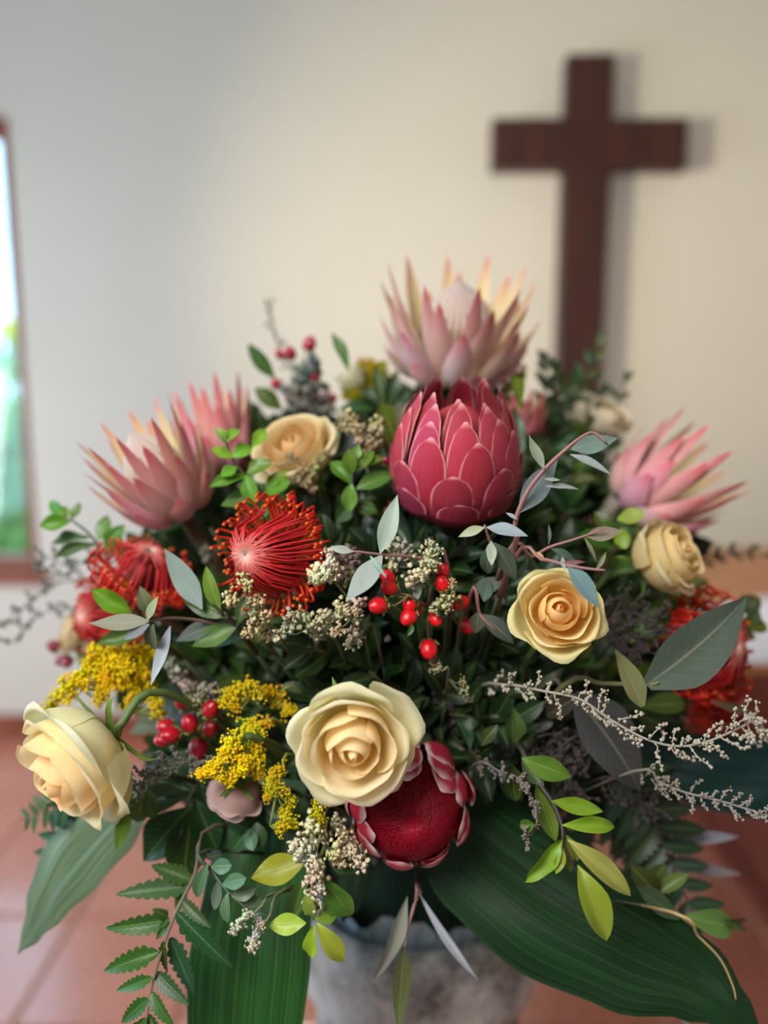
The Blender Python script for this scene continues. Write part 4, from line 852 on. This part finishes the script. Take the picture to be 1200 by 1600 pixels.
for i, (pth, dd) in enumerate((([(900, 1150), (860, 1180), (840, 1200)], .53), ([(930, 1170), (890, 1200), (905, 1240)], .53), ([(930, 960), (960, 955), (1000, 960), (1035, 975)], .54), ([(930, 985), (965, 1000), (990, 1025)], .53), ([(960, 1000), (985, 985), (1020, 1000)], .54), ([(940, 1215), (980, 1235), (1010, 1262)], .54), ([(700, 1140), (720, 1120), (690, 1110)], .54), ([(760, 1150), (790, 1180), (760, 1200)], .53), ([(830, 1160), (870, 1150), (900, 1165)], .53))):
    twig('lacy_twig', DIM, pth, dd, 22, .022, (92, 84, 84), 20+i, .0008, 'dim lacy twigs in the shade', nub=.0012)  # twig colour darkened to suggest the shade between the flowers
FAR = [('thin blurred twig reaching left over the white wall, the topmost of three', [(190, 870, .66), (150, 868, .66), (110, 885, .66), (75, 870, .66), (62, 880, .66)]), ('thin blurred twig reaching left over the white wall, the middle of three', [(190, 915, .68), (140, 905, .68), (80, 915, .68), (40, 945, .68), (0, 980, .68)]), ('thin blurred twig reaching left over the white wall, the lowest of three', [(180, 950, .68), (120, 950, .68), (60, 960, .68), (20, 1005, .68)])]
for i, (lab, pth) in enumerate(FAR): twig('lacy_twig', lab, pth, .67, 14, .016, (118, 122, 112), 40+i, .0008, nub=.0015)
twig('lacy_twig', 'thin blurred twig standing up above the crimson berries at the top left', [(470, 600, .74), (440, 555, .74), (428, 510, .74), (418, 480, .74)], .74, 14, .015, (140, 135, 130), 50, .0008, nub=.0012)

# ---- bright and mid green sprigs with hand-placed leaves
sprig('leafy_sprig', 'lime green leafy sprig on a dark stem over the big strap leaf at lower right', 'foliage',
      [(800, 1165, .50), (828, 1205, .475), (862, 1252, .46), (878, 1290, .45), (882, 1325, .445), (905, 1370, .44)], .46,
      [(800, 1168, 800, 1104, 34, (70, 92, 40)), (804, 1160, 840, 1130, 26, (50, 72, 36)), (752, 1165, 778, 1132, 20, (58, 78, 38)), (815, 1185, 892, 1214, 36, (86, 120, 42)), (815, 1190, 850, 1228, 26, (52, 74, 34)), (838, 1222, 868, 1315, 34, (112, 140, 44)), (862, 1252, 942, 1268, 26, (126, 158, 52)), (878, 1290, 960, 1292, 26, (140, 172, 54)), (880, 1308, 820, 1378, 30, (138, 165, 50)), (884, 1305, 903, 1345, 20, (150, 176, 70)), (886, 1312, 985, 1400, 34, (160, 178, 92)), (902, 1352, 947, 1470, 46, (146, 172, 44)), (880, 1325, 868, 1366, 17, (140, 168, 50)), (884, 1320, 892, 1362, 18, (122, 150, 44)), (836, 1288, 812, 1290, 22, (92, 120, 40)), (800, 1195, 806, 1252, 34, (70, 84, 34), .01)], BR, 'glossy', (42, 40, 32), .0014)
sprig('leafy_sprig', 'lime green leafy sprig hanging at lower centre in front of the striped strap leaf', 'foliage',
      [(530, 1290, .49), (505, 1330, .465), (488, 1380, .45), (490, 1438, .44)], .45,
      [(478, 1345, 392, 1372, 46, (150, 172, 48)), (482, 1358, 458, 1432, 28, (78, 110, 40), .01), (503, 1368, 551, 1428, 42, (96, 134, 62)), (478, 1442, 419, 1446, 32, (168, 196, 60)), (490, 1446, 487, 1497, 24, (172, 196, 54)), (494, 1442, 538, 1502, 30, (166, 190, 50)), (492, 1436, 527, 1428, 24, (138, 168, 62)), (490, 1432, 476, 1396, 20, (150, 178, 60)), (508, 1325, 560, 1362, 36, (62, 96, 44)), (500, 1310, 478, 1280, 30, (58, 90, 42)), (510, 1290, 470, 1300, 26, (70, 104, 46)), (496, 1380, 520, 1400, 20, (90, 130, 55))], BR, 'glossy', (110, 120, 60), .0012)
sprig('leafy_sprig', 'bright green blurred leafy sprig beside the upper cream rose, overlapping the left king proteas', 'foliage',
      [(440, 800, .54), (412, 770, .53), (385, 745, .525), (365, 720, .52), (352, 690, .515)], .52,
      [(385, 745, 326, 762, 22, (110, 158, 50)), (365, 716, 328, 702, 20, (130, 176, 60)), (352, 692, 335, 668, 16, (150, 190, 80)), (352, 690, 375, 672, 18, (132, 180, 60)), (362, 715, 395, 700, 26, (120, 164, 48)), (385, 742, 398, 790, 26, (104, 160, 60)), (385, 740, 425, 722, 30, (92, 140, 36)), (405, 765, 345, 790, 26, (90, 132, 50)), (412, 770, 455, 752, 28, (92, 138, 40)), (395, 700, 415, 670, 22, (140, 180, 60)), (420, 785, 395, 815, 24, (84, 130, 56)), (370, 730, 345, 745, 20, (116, 160, 50)), (415, 770, 450, 735, 24, (120, 160, 50))], BR, 'glossy', (80, 80, 50), .0012)
sprig('leafy_sprig', 'mid green leafy sprig standing between upper cream rose and closed protea', 'foliage',
      [(555, 800, .53), (552, 770, .525), (550, 745, .52), (552, 725, .52)], .52,
      [(552, 758, 515, 722, 26, (88, 122, 40)), (550, 740, 545, 700, 24, (100, 138, 44)), (552, 738, 585, 705, 24, (90, 130, 48)), (548, 755, 546, 800, 26, (98, 136, 50)), (556, 765, 615, 742, 30, (76, 116, 50)), (560, 730, 600, 715, 18, (110, 140, 50)), (555, 785, 525, 815, 26, (60, 90, 40)), (555, 790, 590, 800, 24, (56, 86, 40)), (552, 722, 560, 695, 18, (96, 130, 50))], MID, 'glossy', (70, 80, 50), .0011)
sprig('leafy_sprig', 'green blurred leafy sprig reaching out over the white wall at the far left', 'foliage',
      [(215, 880, .60), (170, 865, .595), (135, 830, .59), (105, 808, .585)], .59,
      [(108, 810, 80, 782, 20, (90, 140, 50)), (110, 815, 62, 822, 26, (110, 158, 50)), (112, 812, 125, 785, 18, (90, 130, 60)), (140, 840, 80, 850, 22, (74, 110, 50)), (150, 850, 86, 872, 20, (66, 96, 50)), (155, 845, 168, 805, 28, (96, 142, 52)), (165, 860, 195, 820, 26, (86, 130, 56)), (165, 862, 130, 880, 22, (58, 86, 46)), (185, 872, 190, 838, 24, (80, 118, 50)), (112, 805, 90, 795, 16, (110, 150, 60))], MID, 'glossy', (70, 70, 50), .0012)
sprig('leafy_sprig', 'green leaf pair left of the red pincushion pointing up', 'foliage', [(370, 980, .49), (350, 962, .48), (330, 940, .475)], .475,
      [(345, 955, 322, 884, 24, (118, 152, 66)), (356, 965, 282, 925, 36, (56, 92, 46)), (372, 975, 300, 1010, 34, (70, 100, 44)), (372, 975, 392, 930, 24, (70, 110, 46)), (395, 965, 402, 1005, 30, (84, 128, 60))], MID, 'glossy', (60, 62, 40), .0012)
sprig('leafy_sprig', 'broad fresh green leaf lying across the far left pincushion flower', 'foliage', [(240, 990, .52), (210, 960, .51)], .51,
      [(206, 958, 143, 920, 32, (104, 150, 34)), (232, 985, 150, 1005, 26, (86, 112, 44)), (236, 960, 218, 915, 24, (110, 130, 90))], BR, 'glossy', (70, 90, 40), .0013)
sprig('leafy_sprig', 'lime leaves blurred under the right king protea', 'foliage', [(960, 860, .56), (965, 835, .555), (970, 815, .55)], .55,
      [(965, 812, 1008, 800, 26, (128, 164, 36)), (960, 845, 985, 838, 34, (116, 150, 30)), (962, 840, 940, 815, 28, (70, 100, 34)), (960, 850, 905, 835, 30, (64, 92, 34)), (955, 830, 930, 800, 24, (60, 86, 34))], BR, 'oval', (70, 70, 40), .0012)
sprig('leafy_sprig', 'rounded green leaf sprig at the lower right edge over the tip of the strap leaf', 'foliage',
      [(1000, 1380, .52), (1030, 1400, .51), (1062, 1430, .50), (1088, 1450, .50)], .50,
      [(1070, 1432, 1145, 1450, 40, (110, 140, 70)), (1130, 1440, 1158, 1444, 20, (60, 90, 44), .02), (1062, 1436, 995, 1385, 32, (88, 112, 66)), (1025, 1395, 1075, 1365, 22, (100, 124, 62)), (1028, 1398, 985, 1352, 36, (72, 92, 44)), (1010, 1385, 1040, 1350, 30, (66, 88, 44)), (1005, 1380, 960, 1390, 26, (70, 96, 44))], MID, 'oval', (160, 150, 100), .0012)
t = thing('curved_stem', 'bare curved yellowish stem hanging off the edge of the strap leaf at bottom right', 'stem', P(1060, 1430, .50)); stem(t, PP([(1050, 1425), (1090, 1462), (1125, 1498), (1145, 1540), (1150, 1562)], .465), .0012, .0006, (176, 150, 100), to_anchor=True)
sprig('leafy_sprig', 'dark green broad leaves drooping between left rose and striped strap leaf', 'foliage',
      [(340, 1190, .54), (310, 1225, .54), (290, 1262, .535)], .535,
      [(296, 1262, 225, 1345, 62, (38, 84, 40)), (300, 1265, 285, 1378, 66, (42, 88, 38)), (305, 1250, 340, 1330, 48, (36, 74, 38)), (296, 1240, 205, 1258, 44, (34, 70, 38)), (312, 1225, 340, 1290, 40, (32, 62, 36)), (300, 1235, 236, 1218, 40, (36, 66, 40)), (312, 1210, 275, 1175, 44, (30, 56, 36))], DK, 'glossy', (50, 60, 40), .0016)
sprig('leafy_sprig', 'olive leaves right behind the left cream rose near its base', 'foliage', [(260, 1210, .53), (230, 1235, .52), (205, 1250, .52)], .52,
      [(205, 1246, 182, 1330, 26, (96, 128, 44)), (225, 1240, 215, 1285, 40, (92, 112, 40)), (232, 1235, 240, 1280, 26, (60, 96, 44)), (200, 1250, 170, 1290, 26, (104, 140, 120))], MID, 'oval', (80, 80, 50), .0012)
sprig('leafy_sprig', 'dark small leaved sprig below the goldenrod at lower left of the open rose', 'foliage', [(440, 1230, .52), (410, 1265, .51), (385, 1300, .50)], .505,
      [(405, 1270, 360, 1240, 30, (36, 72, 44)), (400, 1280, 368, 1300, 28, (54, 96, 66)), (400, 1285, 408, 1325, 28, (40, 76, 44)), (412, 1262, 452, 1290, 30, (34, 66, 38)), (390, 1295, 362, 1330, 28, (46, 88, 58)), (392, 1295, 395, 1330, 22, (70, 110, 80)), (420, 1250, 400, 1225, 28, (40, 74, 36)), (425, 1245, 468, 1262, 26, (46, 84, 40)), (388, 1298, 355, 1278, 24, (44, 84, 54))], DK, 'oval', (50, 60, 40), .0011)
sprig('leafy_sprig', 'dusty grey green small leaved sprig hanging over the striped strap leaf at bottom left', 'foliage',
      [(322, 1330, .47), (335, 1365, .462), (358, 1395, .455), (392, 1425, .45)], .455,
      [(330, 1355, 362, 1352, 24, (96, 128, 104)), (325, 1350, 308, 1402, 22, (80, 112, 88)), (342, 1375, 335, 1422, 18, (88, 120, 96)), (348, 1382, 385, 1372, 24, (100, 132, 106)), (356, 1395, 356, 1442, 18, (84, 116, 92)), (362, 1400, 400, 1388, 22, (96, 126, 100)), (375, 1410, 412, 1410, 20, (74, 108, 86)), (388, 1422, 420, 1430, 16, (64, 98, 72)), (322, 1340, 348, 1335, 18, (70, 100, 80))], (90, 120, 96), 'oval', (70, 84, 66), .0009)
sprig('leafy_sprig', 'olive green broad leaf standing left of the closed protea', 'foliage', [(625, 730, .60), (620, 700, .60)], .60, [(620, 702, 596, 630, 50, (92, 94, 22)), (620, 700, 640, 628, 46, (78, 84, 24)), (610, 690, 575, 655, 30, (60, 80, 30))], (90, 92, 26), 'oval', (80, 80, 40), .0013)
sprig('leafy_sprig', 'dark green pointed leaves under the tall king protea on its left', 'foliage', [(620, 660, .66), (600, 630, .66), (590, 600, .66)], .66, [(600, 635, 588, 572, 22, (58, 84, 48)), (605, 640, 620, 580, 26, (46, 70, 40)), (545, 580, 518, 520, 18, (86, 116, 60)), (600, 640, 560, 610, 26, (50, 76, 40)), (612, 650, 640, 610, 28, (44, 66, 36)), (585, 640, 530, 640, 26, (48, 72, 40))], MID, 'glossy', (50, 60, 40), .0013)
sprig('leafy_sprig', 'plain green leaf standing right of the closed protea top', 'foliage', [(818, 740, .60), (815, 720, .60)], .60, [(815, 722, 803, 632, 26, (60, 100, 56)), (812, 640, 800, 585, 22, (110, 112, 40), .03), (818, 730, 850, 690, 28, (46, 68, 40))], MID, 'glossy', (60, 70, 40), .0013)
auto('leafy_sprig', 'blurred dark leafy sprig reaching up in front of the cross foot', 'foliage', [(860, 690), (880, 645), (905, 600), (930, 545)], .74, 7, .030, .011, (66, 92, 52), seed=5, spread=.8)
auto('leafy_sprig', 'blurred leafy sprig at the upper right between the cross foot and right king protea', 'foliage', [(900, 720), (930, 680), (960, 640), (975, 600)], .74, 5, .022, .008, (84, 96, 72), seed=6, spread=.8)
auto('leafy_sprig', 'blurred sprig left of the cross foot, leaning towards the tall king protea', 'foliage', [(870, 720), (862, 670), (872, 620), (868, 585)], .72, 6, .028, .011, (56, 80, 46), seed=15, spread=.9)
auto('leafy_sprig', 'blurred sprig right of the cross foot beside the twin white roses', 'foliage', [(940, 730), (945, 680), (940, 620), (925, 575)], .73, 6, .026, .010, (64, 84, 52), seed=16, spread=.9)
auto('leafy_sprig', 'low blurred olive sprig between closed protea and right king protea', 'foliage', [(880, 780), (895, 740), (905, 700), (915, 670)], .68, 5, .030, .012, (70, 84, 40), seed=17, spread=.9)
auto('leafy_sprig', 'short blurred sprig right of the tall king protea', 'foliage', [(830, 700), (845, 640), (852, 590), (850, 570)], .74, 5, .026, .010, (74, 92, 62), seed=7, spread=.8)
sprig('leafy_sprig', 'dark rounded leaves at the right edge over the white cloth', 'foliage', [(1130, 960, .62), (1155, 950, .62)], .62, [(1150, 955, 1188, 935, 34, (62, 88, 62)), (1160, 965, 1200, 985, 26, (96, 104, 40)), (1165, 960, 1186, 952, 40, (60, 86, 60)), (1150, 970, 1180, 1000, 18, (110, 90, 70))], MID, 'oval', (90, 80, 60), .0012)
auto('leafy_sprig', 'dark twiggy tips blurred over the wooden table at the right edge', 'foliage', [(1080, 880), (1110, 872), (1150, 862), (1195, 868)], .74, 5, .020, .007, (58, 70, 56), seed=9, spread=.7)
sprig('leafy_sprig', 'dim olive leaf under the biggest grey leaf at right', 'foliage', [(980, 1110, .55), (1000, 1105, .55)], .55, [(1000, 1105, 1070, 1100, 34, (84, 108, 36)), (995, 1115, 1040, 1135, 30, (50, 66, 34)), (1110, 1095, 1180, 1115, 14, (120, 110, 80))], MID, 'oval', (60, 60, 40), .0012)

# ---- fern fronds
def fern(label, path, d, items, col, W=None, auto_n=0, seed=1, L=.045, r=.0010, scol=(110, 110, 70)):
    pts = PP(path, d); t = thing('fern_frond', label, 'fern', pts[0]); stem(t, pts, r*1.5, r*.6, scol, 'rachis')
    for it in items:
        x, y, tx, ty, wp = it[:5]; j = min(range(len(path)), key=lambda i: (path[i][0]-x)**2 + (path[i][1]-y)**2); dd = path[j][2] if len(path[j]) > 2 else d
        leaf(t, P(x, y, dd), P(tx, ty, dd + rnd.uniform(-.01, .01)), wp*dd/FPX, 'pinna', it[5] if len(it) > 5 else col, name='pinna')
    rr = random.Random(seed); sm = smooth(pts, 8); m = len(sm)-1
    for i in range(auto_n):
        f = .08 + .9*i/auto_n; q = f*m; k = min(int(q), m-1); B = sm[k].lerp(sm[k+1], q-k); tn = (sm[k+1]-sm[k]).normalized(); sd = tn.cross(camdir(0, .2, 1)).normalized()
        for s in (1, -1):
            l = L*(1-.6*f)*rr.uniform(.85, 1.1); leaf(t, B, B + (tn*.55 + sd*s).normalized()*l, l*.42, 'pinna', col, name='pinna')
    return t
fern('sharp green fern frond hanging at bottom left beside the striped strap leaf', [(335, 1290, .50), (305, 1365, .485), (272, 1432, .47), (250, 1495, .46), (236, 1550, .455), (225, 1625, .45)], .46,
     [(265, 1436, 165, 1450, 32, (66, 118, 46)), (262, 1432, 238, 1420, 18, (50, 92, 46)), (264, 1440, 244, 1468, 18, (52, 96, 44)), (248, 1488, 162, 1518, 34, (58, 112, 44)), (238, 1528, 182, 1548, 22, (60, 112, 46)), (232, 1560, 190, 1598, 26, (60, 112, 48)), (228, 1590, 185, 1640, 26, (56, 106, 46)),
      (276, 1425, 364, 1512, 32, (48, 84, 58)), (266, 1465, 304, 1556, 30, (38, 74, 46)), (256, 1470, 262, 1520, 16, (44, 84, 46)), (245, 1520, 296, 1570, 28, (54, 96, 54)), (238, 1550, 275, 1606, 24, (50, 92, 50)), (232, 1585, 262, 1640, 22, (50, 92, 50)), (298, 1385, 180, 1398, 34, (70, 104, 70)), (300, 1375, 236, 1352, 30, (56, 92, 56)), (290, 1395, 275, 1425, 24, (84, 116, 46)), (286, 1408, 330, 1450, 22, (58, 92, 62))], (58, 108, 46), scol=(120, 104, 88))
fern('blurred ragged fern frond behind the left cream rose reaching down left', [(200, 1230, .57), (150, 1265, .57), (110, 1300, .57), (75, 1360, .57)], .57, [], (62, 104, 84), auto_n=7, seed=2, L=.042)
fern('blurred fern tip sticking out under the left cream rose', [(110, 1250, .56), (70, 1268, .56), (30, 1282, .56)], .56, [], (66, 104, 72), auto_n=5, seed=3, L=.022)
fern('dark blurred fern frond at lower right behind the lime sprig', [(960, 1190, .58), (1010, 1260, .58), (1045, 1340, .58), (1080, 1420, .58), (1100, 1455, .58)], .58, [], (40, 66, 54), auto_n=10, seed=4, L=.050, scol=(90, 70, 60))
fern('dark blurred fern frond pointing right under the low white twig', [(960, 1230, .60), (1000, 1290, .60), (1020, 1370, .60), (1010, 1430, .60)], .60, [], (36, 58, 48), auto_n=8, seed=5, L=.045, scol=(90, 70, 60))

# ---- strap leaves
strap('wide dark green strap leaf sweeping down right to a point', [(690, 1250, .53), (760, 1330, .52), (860, 1405, .505), (980, 1475, .49), (1090, 1530, .48), (1150, 1580, .47), (1195, 1625, .465)], [60, 100, 112, 96, 62, 34, 4], (22, 54, 26), .25, .22)
strap('striped green strap leaf hanging straight down left of the urn', [(430, 1215, .55), (415, 1300, .53), (400, 1400, .515), (385, 1520, .50), (372, 1680, .49), (365, 1800, .485)], [50, 72, 88, 98, 90, 40], (40, 84, 36), -.2, .12)
strap('dark teal strap leaf reaching the right picture edge under the long white twig', [(960, 1190, .60), (1040, 1195, .59), (1120, 1205, .58), (1210, 1218, .57), (1290, 1240, .56)], [20, 46, 58, 62, 40], (8, 48, 46), .3, .2)
strap('pale grey green strap leaf pointing down left behind the left cream rose', [(225, 1235, .57), (165, 1285, .56), (110, 1345, .555), (70, 1410, .55), (48, 1455, .55), (28, 1490, .55)], [30, 58, 60, 40, 20, 2], (98, 120, 92), -.4, .15)
strap('dark strap leaf folded under the fringed protea beside the urn', [(560, 1330, .53), (555, 1370, .525), (545, 1410, .52), (535, 1440, .52)], [20, 26, 20, 3], (30, 56, 30), 0, .2)

# ---- filler foliage
def domed(px, py): return .525 + .17*((px-640)/560)**2 + (.20*((py-1060)/520)**2 if py < 1060 else .10*((py-1060)/400)**2)
def inside(px, py):
    if py < 1060: return ((px-635)/435)**2 + ((py-1060)/430)**2 < 1
    return ((px-640)/400)**2 + ((py-1060)/290)**2 < 1
HERO = [('closed pink protea', 712, 712, 105), ('tall king protea', 708, 530, 110), ('open cream rose', 552, 1163, 100), ('fringed protea', 646, 1287, 100), ('pale yellow rose', 875, 955, 75), ('red pincushion', 428, 866, 95), ('central berries', 650, 950, 70), ('upper cream rose', 462, 702, 60),
        ('leaning left king protea', 240, 715, 100), ('right edge rose', 1040, 872, 60), ('biggest grey leaf', 1085, 1000, 80), ('dark red left berries', 295, 1130, 50), ('far left pincushion', 225, 893, 60), ('lime hanging sprig', 880, 1310, 70), ('sharp goldenrod cluster', 360, 1190, 50), ('right king protea', 1040, 730, 90)]
used = {}
def filler_label(px, py, what):
    best = sorted(HERO, key=lambda h: math.hypot(px-h[1], py-h[2]) - h[3])
    for h in best[:5]:
        a = math.degrees(math.atan2(h[2]-py, px-h[1])) % 360; k = int((a + 22.5)//45) % 8
        side = ('right of', 'at upper right of', 'above', 'at upper left of', 'left of', 'at lower left of', 'below', 'at lower right of')[k]
        if math.hypot(px-h[1], py-h[2]) < h[3]*.75: side = 'hidden behind'
        for far in ('close ', 'further '):
            l = '%s %s%s the %s' % (what, '' if side[0] == 'h' else far, side, h[0])
            if (far == 'further ') != (math.hypot(px-h[1], py-h[2]) - h[3] > 45) and side[0] != 'h': continue
            if l not in used: used[l] = 1; return l, None
    return 'shaded dark leafy sprig filling the gaps between the flowers', 'dark filler sprigs between the flowers'
fr = random.Random(77); cnt = 0
for layer in (0, 1, 2):
    st_ = (56, 88, 50)[layer]
    for iy in range((14, 9, 8)[layer]):
        for ix in range((17, 11, 7)[layer]):
            px = 190 + ix*st_ + fr.uniform(-20, 20) + (iy % 2)*st_/2; py = 600 + iy*st_ + fr.uniform(-18, 18)
            if layer == 2: px += 320; py += 225
            if layer: py += 10
            if not inside(px, py): continue
            cx, cy = 640, 1120; vx, vy = px-cx, py-cy; l = math.hypot(vx, vy) + 1e-3; vx /= l; vy /= l
            if 555 < px < 760 and py > 1300: continue
            d = domed(px, py) + .045 + fr.uniform(-.01, .03) + (0, .055, -.05)[layer]; q = 55
            shade = fr.random()  # random tone; inner layers get darker leaf colour in place of deep shade
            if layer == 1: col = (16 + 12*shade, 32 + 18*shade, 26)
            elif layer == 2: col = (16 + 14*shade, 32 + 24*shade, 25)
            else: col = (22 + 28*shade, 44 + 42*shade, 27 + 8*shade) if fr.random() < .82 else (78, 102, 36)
            euc_ = fr.random() < .12 and not layer; kd = 'euc' if euc_ else fr.choice(('glossy', 'glossy', 'oval'))
            what = ('grey eucalyptus filler sprig' if euc_ else 'dark round leaved filler sprig' if kd == 'oval' else 'lighter green filler sprig' if col[1] > 85 else 'dark pointed leaved filler sprig')
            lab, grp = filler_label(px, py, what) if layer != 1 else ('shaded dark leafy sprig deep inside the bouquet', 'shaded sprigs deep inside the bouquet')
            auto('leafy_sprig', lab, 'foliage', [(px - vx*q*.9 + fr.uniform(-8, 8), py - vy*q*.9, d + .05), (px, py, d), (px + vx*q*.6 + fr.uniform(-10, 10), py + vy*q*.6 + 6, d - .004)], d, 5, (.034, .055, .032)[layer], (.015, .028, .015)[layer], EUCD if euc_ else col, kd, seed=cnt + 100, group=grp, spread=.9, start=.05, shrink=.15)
            cnt += 1
